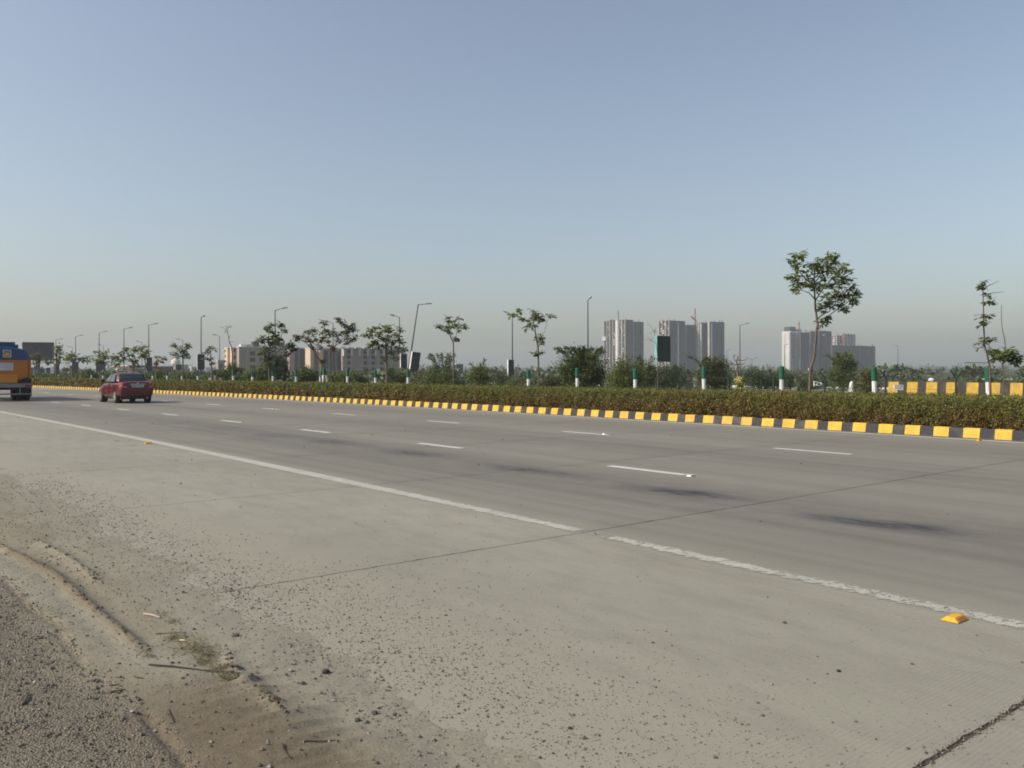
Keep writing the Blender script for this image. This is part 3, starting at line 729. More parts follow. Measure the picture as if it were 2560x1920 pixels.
def hedge_leaves(name, s0, s1, n_front, n_top, size):
    def cols(s, d, z, n):
        h = z / 1.0
        gr = fbm(s * .33, d * .3 + z * .4, 111); pt = fbm(s * 1.4, d * 1.4 + z * 1.4, 113)
        # dry brown foliage: more of it low down and in patches
        br = np.clip(.98 * (1 - sm(h, .22, .98)) + 1.15 * (gr - .46) + .8 * (pt - .5), 0, 1)
        r = rng.random(n); green = np.stack([.085 + .080 * r, .096 + .072 * r, .020 + .018 * r], 1)
        yel = np.stack([.24 + .16 * r, .22 + .12 * r, .05 + .04 * r], 1); brn = np.stack([.120 + .10 * r, .078 + .056 * r, .026 + .020 * r], 1)
        k = rng.random(n)
        c = np.where((k < br * .74)[:, None], brn, green); c = np.where((k > .895)[:, None], yel, c)
        return c * rng.uniform(.65, 1.3, n)[:, None]
    # front face
    s = rng.uniform(s0, s1, n_front); u = rng.random(n_front) ** .85
    top = hedge_top(s, s * 0 + 22); z = .17 + .03 + (top - .17) * u
    belly = .10 * np.sin(np.clip((z - .17) / .83, 0, 1) * math.pi) - .10 * sm(z, .85, 1.05) + .18 * (fbm(s * 2.2, z * 2.6, 115) - .5) + .12 * (fbm(s * 6, z * 6, 117) - .5)
    d = hedge_front(s) - belly + rng.normal(.03, .045, n_front)
    P_ = W(d, s); nrm = np.stack([-NV[0] * np.ones(n_front), -NV[1] * np.ones(n_front), np.full(n_front, .55)], 1)
    ax = rand_dirs(n_front) + nrm * .35; up = nrm + rand_dirs(n_front) * .75
    c1 = np.concatenate([P_, z[:, None]], 1); col1 = cols(s, d, z, n_front)
    # top
    s_ = rng.uniform(s0, s1, n_top); d_ = 21.75 + (HB - 21.75) * rng.random(n_top); z_ = hedge_top(s_, d_) + rng.normal(-.02, .035, n_top) - .10 * (1 - sm(d_, 21.75, 22.0))
    P2 = W(d_, s_); up2 = np.array([0, 0, 1.0]) + rand_dirs(n_top) * .9; ax2 = rand_dirs(n_top, -.3, .55)
    c2 = np.concatenate([P2, z_[:, None]], 1); col2 = cols(s_, d_, z_ + .15, n_top)
    c = np.concatenate([c1, c2]); L = size * rng.uniform(.6, 1.35, len(c))
    leaf_cloud(name, c, np.concatenate([ax, ax2]), np.concatenate([up, up2]), L, L * .78, np.concatenate([col1, col2]), M['leaf'], hedge, horg, fold=.12, kind='stuff')
hedge_leaves('hedge_leaves', -4, 14, 90000, 44000, .034)
hedge_leaves('hedge_leaves', 14, 34, 90000, 48000, .038)
hedge_leaves('hedge_leaves', 34, 66, 60000, 36000, .062)
hedge_leaves('hedge_leaves', 66, 130, 42000, 26000, .11)
hedge_leaves('hedge_leaves', 130, 420, 22000, 12000, .34)
# fallen leaves on the soil strip
n = 5200; s = rng.uniform(-4, 60, n); d = 21.15 + .75 * rng.random(n)
P_ = W(d, s); c = np.concatenate([P_, np.full((n, 1), .185)], 1)
r = rng.random(n)
leaf_cloud('fallen_leaves', c, rand_dirs(n, -.1, .3), np.array([0, 0, 1.0]) + rand_dirs(n) * .4, .05, .03, np.stack([.10 + .14 * r, .07 + .09 * r, .03 + .03 * r], 1), M['leaf'], kind='stuff')

# ------------------------------------------------------------------ green and white posts
def make_post():
    t = thing('marker_post', (0, 0, 0), 'x', 'post', 'green and white posts behind the hedge')
    mb = MB(); mb.lathe([(.075, 0), (.075, 1.25), (.071, 1.255)], 10); mb.build('white_section', M['post_white'], t)
    mb = MB(); mb.lathe([(.088, 1.24), (.088, 1.65), (.080, 1.685), (.03, 1.70)], 10); mb.build('green_section', M['post_green'], t)
    return t
post0 = make_post(); PD = 26.0; ps0 = 10.25
plabel = {0: 'green and white post nearest the right edge, beside the leaning thin tree', 1: 'green and white post just left of the far striped barrier',
          2: 'green and white post with peeling white base left of the tall leafy tree', 3: 'green and white post between the dark sign board and the yellow flowers',
          4: 'green and white post half hidden by the bright bush', 5: 'green and white post in front of the big dark bush',
          6: 'green and white post just left of the slim tree with five leaf tufts', 7: 'post with wrapped white base under the round green bush', 8: 'post with white base under the arching feathery bush',
          9: 'green and white post in front of the tilted sign', 10: 'green and white post left of the slim trunk with the wide crown', 11: 'green and white post right of the three leaning tree stakes'}
for k in range(0, 27):
    t = post0 if k == 0 else copy_tree(post0)
    s = ps0 + 3.325 * k + rnd.uniform(-.05, .05); p = W(PD, s); t.location = (*p, .06)
    t.rotation_euler = (rnd.gauss(0, .014), rnd.gauss(0, .014), rnd.uniform(0, 6)); t.scale = (1, 1, rnd.uniform(.97, 1.03) * (1 if k < 3 else .985))
    t['label'] = plabel.get(k, 'green and white post behind the hedge, %s from the right end of the row' % ORD[k])

# ------------------------------------------------------------------ trees
def leaf_tone(kind, n):
    r = rng.random(n)[:, None]
    if kind == 'green': a, b = np.array([.095, .125, .040]), np.array([.22, .245, .085])
    elif kind == 'light': a, b = np.array([.075, .100, .030]), np.array([.17, .19, .065])
    elif kind == 'dull': a, b = np.array([.105, .092, .055]), np.array([.19, .165, .095])
    elif kind == 'red': a, b = np.array([.13, .058, .035]), np.array([.22, .11, .07])
    elif kind == 'dark': a, b = np.array([.038, .058, .022]), np.array([.085, .108, .040])
    elif kind == 'grey': a, b = np.array([.064, .084, .046]), np.array([.125, .145, .086])
    else: a, b = np.array([.06, .08, .03]), np.array([.12, .13, .05])
    return a + (b - a) * r

def rosettes(centers, radii, leaf_len, kind, per=7, dens=3):
    """whorls of long drooping leaves round a set of twig ends"""
    C, A, U, L, K = [], [], [], [], []
    for c, r in zip(centers, radii):
        for _ in range(int(dens * 1.7)):
            o = np.asarray(c) + np.clip(rng.normal(0, 1, 3), -1.25, 1.25) * r * np.array([.56, .56, .52])
            a0 = rng.uniform(0, 6.28); tilt = rng.normal(0, .25, 2)
            for q in range(per):
                an = a0 + q * 2 * math.pi / per + rng.normal(0, .15); el = rng.normal(-.28, .32)
                ax = np.array([math.cos(an) * math.cos(el), math.sin(an) * math.cos(el), math.sin(el) + tilt[0] * math.cos(an) + tilt[1] * math.sin(an)])
                C.append(o + ax * leaf_len * .08); A.append(ax); U.append(np.array([0, 0, 1.0]) + rng.normal(0, .3, 3)); L.append(leaf_len * rng.uniform(.7, 1.2)); K.append(0)
    n = len(C); return np.array(C), np.array(A), np.array(U), np.array(L), leaf_tone(kind, n)

def tree(label, base, d, sk, clumps, T, kind='green', leaf=.17, per=7, dens=3, trunk_r=.05, group='young trees planted along the median', single=True, bark='bark', Y=None, dz=.4, tints=None, name='young_tree'):
    """sk: list of polylines in picture coordinates (T maps them to the photograph); the first one is the trunk. clumps: (x, y, r[, kind])"""
    (ox, oy, sc) = T
    f = lambda x, y: (ox + x * sc, oy + y * sc)
    bx = f(*base)[0]
    if Y is None: Y = Y_on(bx, d)
    gz = .17 if (d and d < 25.6) else .06
    b3 = at(*f(*base), Y); root = np.array([b3[0], Y, gz])
    t = thing(name, root, label, 'tree', group)
    def lift(pts, k):
        out = []; dy = 0.0; g = random.Random(hash((label, k)) & 0xffff if False else len(label) * 31 + k)
        for i, (x, y) in enumerate(pts):
            if i: dy += g.uniform(-1, 1) * dz * .35 * (1 if k else .25)
            out.append(at(*f(x, y), Y + dy))
        return np.array(out)
    lines = []
    mb = MB()
    for k, pl in enumerate(sk):
        p3 = lift(pl, k)
        if k == 0: p3 = np.concatenate([[root], p3[1:]]) if len(p3) > 1 else p3; r0, r1 = trunk_r, trunk_r * .38
        else:
            allp = np.concatenate(lines); j = np.argmin(((allp - p3[0]) ** 2).sum(1)); p3 = p3 + (allp[j] - p3[0]) * np.linspace(1, 0, len(p3))[:, None] ; r0, r1 = trunk_r * .42, trunk_r * .16
        # resample for smooth wander
        q = []
        for i in range(len(p3) - 1):
            for u in np.linspace(0, 1, 4)[:-1]: q.append(p3[i] * (1 - u) + p3[i + 1] * u)
        q.append(p3[-1]); q = np.array(q)
        for i in range(1, len(q) - 1): q[i] += rng.normal(0, 1, 3) * trunk_r * .18
        lines.append(q); mb.tube(q, np.linspace(r0, r1, len(q)), 7)
        if k == 0: mb.build('trunk', M[bark], t, origin=root); mb = MB()
    allp = np.concatenate(lines)
    cl3 = []
    for i, c in enumerate(clumps):
        p = at(*f(c[0], c[1]), Y); r = c[2] * sc * Y / FPX
        near = allp[np.argmin(((allp[:, [0, 2]] - p[[0, 2]]) ** 2).sum(1))]
        p[1] = near[1] + rnd.gauss(0, 1) * min(dz, np.hypot(*(near - p)[[0, 2]]) * .9 + .05); p = at(*f(c[0], c[1]), p[1])
        cl3.append((p, r, c[3] if len(c) > 3 else kind))
        dist = np.linalg.norm(near - p)
        if dist > r * .3:
            mid = (near + p) / 2 + np.array([0, 0, -.06 * dist]); mb.tube(np.array([near, mid, p]), [trunk_r * .17 + .002, trunk_r * .13 + .002, trunk_r * .08 + .0015], 4)
    if mb.n: mb.build('branch', M[bark], t, origin=root)
    if single:
        for p, r, kd in cl3:
            C, A, U, L, K = rosettes([p], [r], leaf, kd, per, dens); leaf_cloud('leaf_cluster', C, A, U, L, L * .46, K, M['leaf2'], t, root, fold=.1)
    else:
        parts = [rosettes([p], [r], leaf, kd, per, dens) for p, r, kd in cl3]
        C, A, U, L, K = [np.concatenate(x) for x in zip(*parts)]
        o = leaf_cloud('crown', C, A, U, L, L * .52, K, M['leaf2'], t, root, fold=.1)
    return t

Z5 = (1840, 600, .2652); Z3 = (960, 720, .2351); T5 = (720, 780, .14467); T4 = (480, 780, .14467); T3 = (160, 780, .14467); TT = (0, 830, .1085); Z6 = (2200, 660, .2773)
tree('tallest leafy young tree with a broad crown and a curved bare trunk', (685, 1420), 25.2,
     [[(685, 1420), (700, 1230), (735, 1120), (755, 950), (765, 800), (750, 650), (745, 570), (742, 470), (735, 380), (745, 290)], [(768, 860), (830, 800), (880, 730), (960, 655), (1050, 590), (1110, 540)], [(770, 725), (820, 690), (880, 660), (950, 570), (1010, 490)],
      [(746, 575), (690, 500), (620, 470)], [(752, 578), (810, 490), (880, 400), (960, 320)], [(738, 460), (670, 370), (590, 290), (570, 200)], [(742, 400), (830, 290), (880, 190)], [(700, 1400), (716, 1240), (735, 1120)]],
     [(560, 150, 50), (620, 145, 45), (530, 210, 40), (600, 250, 50), (525, 330, 45), (590, 320, 50), (560, 400, 40), (560, 470, 40), (640, 420, 40), (680, 330, 60), (700, 240, 50), (760, 210, 50), (760, 290, 60), (740, 380, 50), (800, 250, 50),
      (870, 170, 50), (920, 150, 45), (850, 220, 50), (940, 190, 40), (820, 340, 60), (900, 290, 60), (960, 270, 55), (1010, 250, 45), (1040, 310, 50), (1060, 350, 40), (880, 380, 60), (960, 360, 55), (820, 420, 50), (900, 450, 60), (980, 430, 55),
      (1040, 420, 50), (1090, 450, 45), (1140, 510, 50), (1080, 530, 55), (1110, 580, 40), (1010, 520, 50), (940, 520, 45), (870, 530, 40), (980, 590, 40), (1020, 640, 35), (840, 610, 45), (890, 600, 40), (820, 770, 45), (850, 740, 30), (800, 640, 30), (690, 430, 45), (770, 450, 45)],
     Z5, 'green', leaf=.185, per=7, dens=4, trunk_r=.052)
tree('slim young tree with a forked top and five separate leaf tufts', (1645, 1015), 25.3,
     [[(1645, 1015), (1640, 640), (1615, 500), (1605, 430), (1590, 360), (1580, 290)], [(1640, 630), (1680, 520), (1715, 430), (1750, 320)], [(1605, 425), (1540, 350), (1480, 330), (1440, 270)], [(1612, 430), (1650, 370), (1670, 315)], [(1640, 700), (1600, 690)], [(1638, 590), (1665, 555)], [(1600, 415), (1530, 405)]],
     [(1380, 300, 48), (1445, 235, 35), (1490, 320, 45), (1580, 240, 45), (1590, 310, 50), (1650, 360, 50), (1535, 400, 45), (1620, 290, 30), (1670, 310, 30), (1770, 295, 45), (1665, 550, 50), (1640, 520, 35), (1600, 680, 42), (1555, 350, 35), (1700, 340, 30), (1655, 690, 25)],
     Z3, 'green', leaf=.23, dens=2.6, trunk_r=.042)
tree('slim pale green young tree forked like a wishbone', (738, 1015), 25.3,
     [[(738, 1015), (738, 580), (705, 510), (690, 460), (700, 390)], [(738, 580), (768, 530), (780, 440), (800, 350)], [(695, 470), (650, 430), (610, 405)], [(780, 450), (860, 415)]],
     [(610, 410, 50), (650, 420, 40), (680, 320, 35), (690, 470, 45), (730, 350, 45), (750, 390, 50), (810, 330, 35), (800, 420, 50), (860, 415, 40), (775, 540, 22), (720, 400, 40), (575, 405, 25)],
     Z3, 'light', leaf=.23, dens=2.6, trunk_r=.042)
tree('leaning thin tree by the right edge with tufts all up its stem', (1000, 1190), 25.4,
     [[(1000, 1190), (990, 930), (950, 740), (935, 560), (935, 350), (925, 180)], [(965, 240), (1010, 190), (1075, 155)], [(985, 280), (1040, 255), (1120, 250)], [(980, 700), (1010, 760), (1060, 850)]],
     [(945, 160, 30), (905, 205, 40), (950, 210, 28), (950, 280, 45), (970, 320, 42), (1000, 345, 30), (910, 475, 32), (965, 470, 26), (915, 545, 26), (965, 540, 30), (975, 650, 45), (930, 680, 38), (1000, 690, 26), (900, 730, 34)],
     Z6, 'light', leaf=.17, dens=1.7, trunk_r=.032)
tree('low tufted sapling with a bare whip above it at the right edge', (1125, 1190), 25.4,
     [[(1125, 1190), (1112, 1000), (1105, 905), (1120, 800), (1130, 750), (1120, 660), (1105, 600), (1095, 480), (1100, 370)], [(1105, 905), (1060, 860), (1030, 790)], [(1108, 890), (1180, 830), (1220, 850)]],
     [(1030, 780, 42), (1060, 800, 36), (1040, 835, 32), (1090, 830, 40), (1130, 800, 45), (1170, 820, 48), (1200, 790, 34), (1220, 840, 42), (1240, 880, 38), (1200, 900, 38), (1150, 780, 34)],
     Z6, 'green', leaf=.20, dens=2.4, trunk_r=.020)
tree('broad crowned young tree left of the tilted sign', (1705, 1220), 25.3,
     [[(1705, 1220), (1700, 640), (1695, 520), (1720, 420)], [(1697, 530), (1600, 470), (1500, 420), (1400, 390)], [(1697, 540), (1800, 430), (1900, 340), (1960, 300)], [(1700, 660), (1560, 570), (1460, 560)], [(1702, 720), (1820, 620), (1980, 640)], [(1720, 430), (1740, 300), (1740, 230)]],
     [(1350, 380, 60), (1430, 310, 60), (1420, 400, 55), (1560, 270, 70), (1580, 380, 60), (1640, 300, 60), (1740, 230, 60), (1620, 430, 50), (1760, 330, 60), (1740, 430, 70), (1850, 370, 70), (1960, 300, 70), (1940, 470, 60), (1830, 470, 70), (1480, 520, 70), (1540, 500, 60),
      (1430, 580, 50), (1560, 580, 40), (1810, 560, 70), (1880, 640, 60), (2010, 650, 60), (1780, 700, 50), (1850, 780, 60), (1650, 800, 40), (1700, 560, 50)],
     T5, 'green', leaf=.26, dens=3, trunk_r=.075)
tree('wide forked tree with dull reddish leaves held up by three stakes', (600, 1195), 25.6,
     [[(530, 1190), (560, 1060), (590, 930), (590, 880), (480, 760), (440, 660), (400, 560), (330, 450)], [(592, 900), (700, 820), (760, 700), (800, 620), (930, 500), (1030, 380), (1060, 260)], [(440, 650), (300, 520), (130, 450)], [(760, 690), (700, 500), (650, 330)], [(800, 620), (880, 420), (930, 330)], [(940, 190), (880, 140)], [(1040, 350), (960, 200), (870, 130)]],
     [(120, 460, 55), (200, 440, 50), (150, 410, 40), (270, 430, 50), (330, 350, 55), (400, 330, 55), (450, 300, 45), (430, 420, 55), (350, 470, 50), (480, 480, 55), (560, 500, 55), (400, 580, 45), (540, 590, 40), (620, 450, 55, 'red'), (610, 340, 45), (660, 290, 50), (700, 350, 55),
      (620, 170, 45, 'dark'), (740, 400, 50), (690, 500, 45, 'red'), (820, 350, 55), (880, 400, 55), (930, 360, 55), (860, 120, 38), (910, 160, 42), (960, 190, 48), (1010, 240, 50), (1060, 290, 55), (1120, 220, 48), (1100, 290, 48), (1150, 290, 38), (1040, 350, 48),
      (1000, 410, 50), (1130, 420, 55), (1140, 480, 38), (1030, 470, 42), (870, 480, 48), (750, 600, 45, 'red'), (1015, 540, 45, 'dark'), (780, 640, 40, 'red'), (580, 840, 32, 'red')],
     T5, 'dull', leaf=.25, dens=3, trunk_r=.075)
tree('bushy young tree growing up in front of the lamp left of the beige block', (1340, 1185), 25.8,
     [[(1340, 1185), (1330, 800), (1345, 620), (1400, 480), (1400, 300)], [(1335, 700), (1220, 500), (1160, 460)], [(1345, 620), (1300, 500), (1340, 260)], [(1335, 850), (1500, 700), (1640, 590), (1740, 560)], [(1500, 690), (1548, 600), (1550, 420), (1545, 240)]],
     [(1380, 210, 45), (1340, 260, 45), (1310, 310, 40), (1390, 310, 40), (1540, 210, 55), (1510, 240, 38), (1600, 310, 32), (1170, 460, 50), (1250, 440, 55), (1220, 490, 45), (1320, 470, 55), (1400, 430, 55), (1430, 380, 55), (1480, 440, 55), (1530, 480, 40), (1350, 540, 55), (1400, 580, 55), (1450, 510, 45),
      (1340, 640, 65), (1260, 650, 55), (1200, 690, 45), (1300, 740, 55), (1680, 560, 55, 'dark'), (1740, 550, 45, 'dark'), (1640, 590, 45, 'dark'), (1700, 630, 55, 'dark'), (1780, 640, 40, 'dark'), (1640, 730, 38, 'dark'), (1270, 840, 38), (1360, 800, 45), (1330, 900, 40)],
     T4, 'light', leaf=.30, dens=3, trunk_r=.075)
FT = dict(single=False, dens=2, per=6)
tree('nearly bare tree with thin grey twigs left of the beige block', (700, 1000), 27, [[(720, 1180), (700, 720), (690, 640), (655, 540), (640, 480), (620, 370), (610, 270)], [(615, 290), (560, 275), (500, 255)], [(612, 280), (670, 245)], [(655, 525), (720, 510)], [(625, 380), (565, 350)], [(635, 440), (675, 400)]],
     [(615, 265, 22), (640, 265, 20), (575, 305, 18), (670, 245, 12), (505, 258, 12), (580, 350, 12)], T4, 'grey', leaf=.16, dens=1, per=4, single=False, trunk_r=.05)
tree('small tufted tree between the square sign and the beige block', (345, 1180), 25.8, [[(345, 1180), (345, 980), (330, 830), (322, 620)], [(330, 830), (240, 790)], [(325, 700), (240, 710)], [(322, 680), (370, 650)]], [(320, 600, 38), (280, 640, 38), (370, 650, 36), (230, 720, 46), (270, 700, 36), (240, 800, 38), (330, 800, 34), (350, 880, 26)], T4, 'dull', leaf=.30, trunk_r=.07, **FT)
tree('two armed young tree in front of the white dome', (2055, 1180), 25.8, [[(2055, 1180), (2055, 900), (2055, 720), (2080, 650), (2110, 570)], [(2055, 760), (1990, 650), (1900, 560)], [(2055, 800), (1950, 770)], [(2060, 740), (2140, 760)]], [(1890, 550, 50), (1920, 590, 48), (1990, 640, 52), (1900, 690, 48), (1930, 720, 38), (1950, 770, 38), (2040, 640, 38), (2110, 570, 52), (2130, 610, 42), (2070, 690, 48), (2120, 700, 48), (2140, 760, 42), (2080, 760, 38)], T3, 'green', leaf=.36, trunk_r=.07, **FT)
tree('small reddish tree in front of the low brick building', (1590, 1180), 26, [[(1585, 1180), (1590, 1000), (1600, 870), (1612, 770)], [(1600, 870), (1680, 835), (1720, 800)]], [(1610, 770, 32, 'green'), (1640, 850, 46), (1590, 880, 36), (1680, 840, 36), (1720, 803, 22), (1590, 920, 36)], T3, 'red', leaf=.32, trunk_r=.06, **FT)
tree('flat topped young tree above the red car roof', (1400, 1180), 26, [[(1420, 1180), (1410, 900), (1390, 760), (1340, 650)], [(1395, 770), (1250, 640), (1190, 655)], [(1390, 760), (1420, 620)]], [(1190, 660, 48), (1260, 610, 48), (1330, 620, 56), (1390, 590, 42), (1320, 680, 56), (1400, 660, 56), (1440, 680, 46), (1350, 750, 50), (1430, 740, 42), (1400, 780, 42)], T3, 'green', leaf=.38, trunk_r=.07, **FT)
tree('wide loose young tree left above the red car', (1200, 1180), 26.3, [[(1200, 1180), (1200, 1010), (1190, 880), (1140, 800), (1080, 700), (1075, 630)], [(1190, 900), (1010, 780), (860, 750)], [(1195, 950), (1040, 870), (900, 890)], [(1190, 870), (1240, 810)]], [(850, 750, 42), (880, 760, 38), (990, 700, 42), (1070, 620, 32), (1080, 660, 28), (1010, 750, 48), (950, 800, 48), (860, 820, 38), (1040, 820, 38), (900, 880, 48), (930, 900, 38), (1130, 720, 48), (1180, 740, 48), (1140, 820, 56), (1190, 860, 56), (1230, 800, 38), (1240, 880, 38)], T3, 'light', leaf=.40, trunk_r=.07, **FT)
tree('dense rounded young tree in front of two roadside boards', (640, 1180), 26.3, [[(640, 1180), (640, 1000), (645, 860), (600, 720)], [(645, 850), (740, 720)], [(645, 900), (720, 870)]], [(590, 710, 56), (640, 720, 46), (740, 710, 46), (700, 760, 52), (750, 780, 38), (560, 800, 56), (620, 830, 66), (680, 810, 56), (710, 860, 56), (740, 880, 38), (590, 870, 40)], T3, 'green', leaf=.44, trunk_r=.08, **FT)
tree('spreading young tree with a long right arm above the truck shadow', (140, 1180), 26.5, [[(140, 1180), (140, 1030), (150, 850), (110, 720)], [(148, 880), (280, 810), (420, 800)], [(148, 870), (40, 790)]], [(60, 740, 46), (110, 720, 46), (150, 740, 46), (30, 780, 38), (90, 780, 46), (190, 770, 46), (140, 830, 56), (60, 850, 46), (280, 800, 54), (320, 790, 38), (250, 830, 46), (420, 800, 50), (440, 850, 38), (50, 900, 44)], T3, 'green', leaf=.46, trunk_r=.08, **FT)
tree('narrow tree with a reddish stem right of the large billboard', (1300, 1180), 26.5, [[(1300, 1200), (1300, 740), (1310, 560), (1330, 420), (1300, 320)], [(1330, 420), (1400, 330)]], [(1280, 325, 46), (1390, 320, 46), (1400, 370, 46), (1340, 410, 46), (1380, 470, 44), (1310, 500, 44, 'red'), (1350, 550, 44), (1270, 600, 36), (1310, 640, 54), (1350, 650, 36), (1300, 440, 36, 'red')], TT, 'green', leaf=.42, trunk_r=.10, **FT)
tree('low wide tree standing in front of the large billboard', (820, 1180), 27, [[(820, 1180), (815, 900), (830, 760), (850, 650)], [(825, 840), (930, 720), (1090, 680)], [(822, 880), (760, 700), (690, 580)]], [(830, 480, 56), (900, 540, 56), (760, 580, 56), (840, 610, 56), (960, 620, 56), (1050, 600, 56), (1090, 670, 56), (1170, 690, 46), (900, 680, 56), (760, 690, 46), (680, 560, 50)], TT, 'dull', leaf=.46, trunk_r=.11, **FT)

# three stakes round the forked tree
stk = thing('tree_stakes', at(*( 720 + 620 * .14467, 780 + 1190 * .14467), Y_on(810, 25.6)) * np.array([1, 1, 0]) + np.array([0, 0, .06]), 'three leaning green and white stakes tied round the forked tree', 'tree stakes')
so = np.array(stk.location); Yk = so[1]
for bx_, dy_ in ((558, .35), (617, -.5), (695, .3)):
    a_ = at(720 + bx_ * .14467, 955, Yk) ; a_[2] = .1; a_[1] += dy_; b_ = at(720 + (bx_ * .25 + 620 * .75) * .14467, 780 + 980 * .14467, Yk)
    m_ = a_ * .25 + b_ * .75
    st = MB().tube(np.array([m_, b_]) - so, .055, 8).build('stake', M['post_green'], stk)
    MB().tube(np.array([a_, m_]) - so, .052, 8).build('white_band', M['post_white'], st)

# ------------------------------------------------------------------ shrubs between the carriageways
def shrub(label, cx, top, hw, Y, kind='green', n=900, leaf=.09, base=None, feather=.5, wisps=0, stems=7, group='shrubs growing beyond the hedge', cat='shrub', mixk=None, seed=0):
    g = np.random.default_rng(seed + int(cx) * 7 + int(top))
    c = at(cx, top, Y); gz = .06 if Y < 75 else -.14
    H = c[2] - gz; wx = hw * Y / FPX; root = np.array([c[0], Y, gz])
    t = thing('shrub', root, label, cat, group)
    mb = MB(); C, A, U = [], [], []
    nb = int(n * 2.7); leaf = leaf * .92
    tips = []
    for k in range(int(stems * 2.6)):
        an = g.uniform(0, 6.28); rr_ = g.uniform(.15, 1) ** .7; hh = H * (.55 + .52 * g.random()) * (1 - .36 * rr_ ** 2)
        tip = np.array([math.cos(an) * wx * rr_, math.sin(an) * wx * .7 * rr_, hh])
        mid = tip * np.array([.42, .42, .62]); p = np.array([(0, 0, 0), mid, tip])
        tips.append((mid, tip))
        if k < stems: mb.tube(p, [.035 * H / 2, .02 * H / 2, .006], 5)
    for w_ in range(wisps):
        an = g.uniform(0, 6.28); x_ = math.cos(an) * wx * g.uniform(.4, 1.15); s0_ = np.array([x_ * .4, math.sin(an) * wx * .3, H * .6]); s1_ = np.array([x_ * .85, s0_[1] * 1.5, H * g.uniform(.95, 1.12)]); s2_ = np.array([x_ * 1.2, s0_[1] * 1.9, H * g.uniform(.88, 1.02)])
        mb.tube(np.array([s0_, s1_, s2_]), [.012, .008, .004], 4)
        for q in range(int(nb * .02) + 6):
            u = g.random(); p = s0_ * (1 - u) ** 2 + 2 * s1_ * u * (1 - u) + s2_ * u * u; C.append(p + g.normal(0, leaf * .5, 3))
    # leafy sprays along the outer stems, with holes between them
    for q in range(nb):
        mid, tip = tips[g.integers(len(tips))]; u = g.random() ** .6
        p = mid * (1 - u) + tip * u; sp = .11 * wx + .06
        C.append(p + g.normal(0, 1, 3) * sp * np.array([1, 1, .8]))
    for q in range(int(nb * .35)):      # lower skirt
        an = g.uniform(0, 6.28); r_ = wx * math.sqrt(g.random()) * .9; C.append(np.array([math.cos(an) * r_, math.sin(an) * r_ * .7, H * g.uniform(.05, .5)]))
    C = np.array(C); C[:, 2] = np.maximum(C[:, 2], .03); m_ = len(C)
    out = C * np.array([1, 1, .4]); out /= np.linalg.norm(out, axis=1, keepdims=True) + 1e-6
    A = rand_dirs(m_) + out * .5; U = rand_dirs(m_) * .8 + np.array([0, 0, .8])
    K = leaf_tone(kind, m_)
    if mixk: 
        sel = g.random(m_) < mixk[1]; K[sel] = leaf_tone(mixk[0], m_)[sel]
    mb.build('stem', M['twig'], t)
    L = leaf * g.uniform(.6, 1.4, m_)
    leaf_cloud('foliage', C, A, U, L, L * feather, K, M['leaf'], t, fold=.1)
    return t
shrub('big dark feathery bush with arching sprays left of the first tower', 1455, 872, 62, 54, 'dark', 5200, .12, wisps=16, stems=10, mixk=('green', .35))
shrub('bright green bush in front of the first tower block', 1565, 893, 52, 44, 'light', 3000, .085, stems=8, mixk=('green', .5))
shrub('dark leafy bush just left of the tall dark sign board', 1612, 893, 36, 58, 'dark', 1800, .11, wisps=4, mixk=('green', .4))
shrub('low grey green scrub under the tall dark sign board', 1680, 918, 60, 62, 'grey', 2600, .11, wisps=2)
shrub('dark olive bush with a reddish tinge left of the yellow flowers', 1785, 893, 48, 52, 'dark', 3200, .10, mixk=('dull', .4), wisps=3)
shrub('low dark scrub between the yellow flowers and the tall tree', 1900, 922, 62, 66, 'dark', 2600, .12, mixk=('grey', .4))
shrub('hazy green bush in front of the wide dark block', 2108, 882, 42, 60, 'grey', 3200, .11, mixk=('green', .5), wisps=3)
shrub('olive shrub with a few yellow blossoms left of the far barrier', 2165, 920, 38, 42, 'dull', 1600, .085, mixk=('light', .4))
shrub('low green scrub right of the tall curved trunk', 2035, 936, 42, 68, 'grey', 1500, .12)
shrub('low hazy scrub in front of the white tower', 1972, 930, 52, 75, 'grey', 1800, .13)
shrub('arching feathery bush right of the tilted sign', 1108, 887, 36, 52, 'grey', 2000, .10, wisps=9, mixk=('green', .4))
shrub('fresh green low bush at the foot of the arching one', 1088, 918, 42, 44, 'green', 1900, .085, mixk=('light', .5))
shrub('rounded fresh green bush over a white wrapped post', 1202, 905, 30, 42, 'green', 1900, .08, mixk=('light', .5), wisps=3)
shrub('thin wispy twiggy bush right of the rounded green bush', 1258, 922, 34, 58, 'grey', 700, .09, wisps=6)
shrub('low green scrub left of the slim forked tree', 1150, 932, 30, 60, 'grey', 800, .1)
shrub('low mixed scrub under the narrow upright sign', 1290, 940, 40, 55, 'grey', 900, .1, mixk=('green', .5))
shrub('reddish green scrub left of the big dark bush', 1385, 934, 36, 58, 'dark', 1100, .1, mixk=('red', .15))
shrub('twiggy thorn bush right below the tilted sign', 1052, 922, 26, 50, 'dull', 700, .085, wisps=5)
shrub('green scrub in front of the beige block under the broad crowned tree', 985, 918, 34, 66, 'grey', 1300, .13, mixk=('green', .4))
shrub('leafy scrub in front of the beige block right of the stakes', 885, 928, 42, 70, 'green', 1500, .14, mixk=('grey', .4))
shrub('bright low bush right beside the three stakes', 852, 922, 34, 66, 'green', 1500, .13, mixk=('light', .4))
shrub('dark bush left of the three stakes', 768, 915, 36, 72, 'dark', 1600, .14, mixk=('green', .4))
shrub('big dark rounded bush behind the bushy young tree', 690, 885, 38, 84, 'dark', 2600, .17, mixk=('grey', .3))
shrub('fresh green bush left of the bushy young tree', 640, 918, 34, 76, 'green', 1600, .15, mixk=('light', .3))
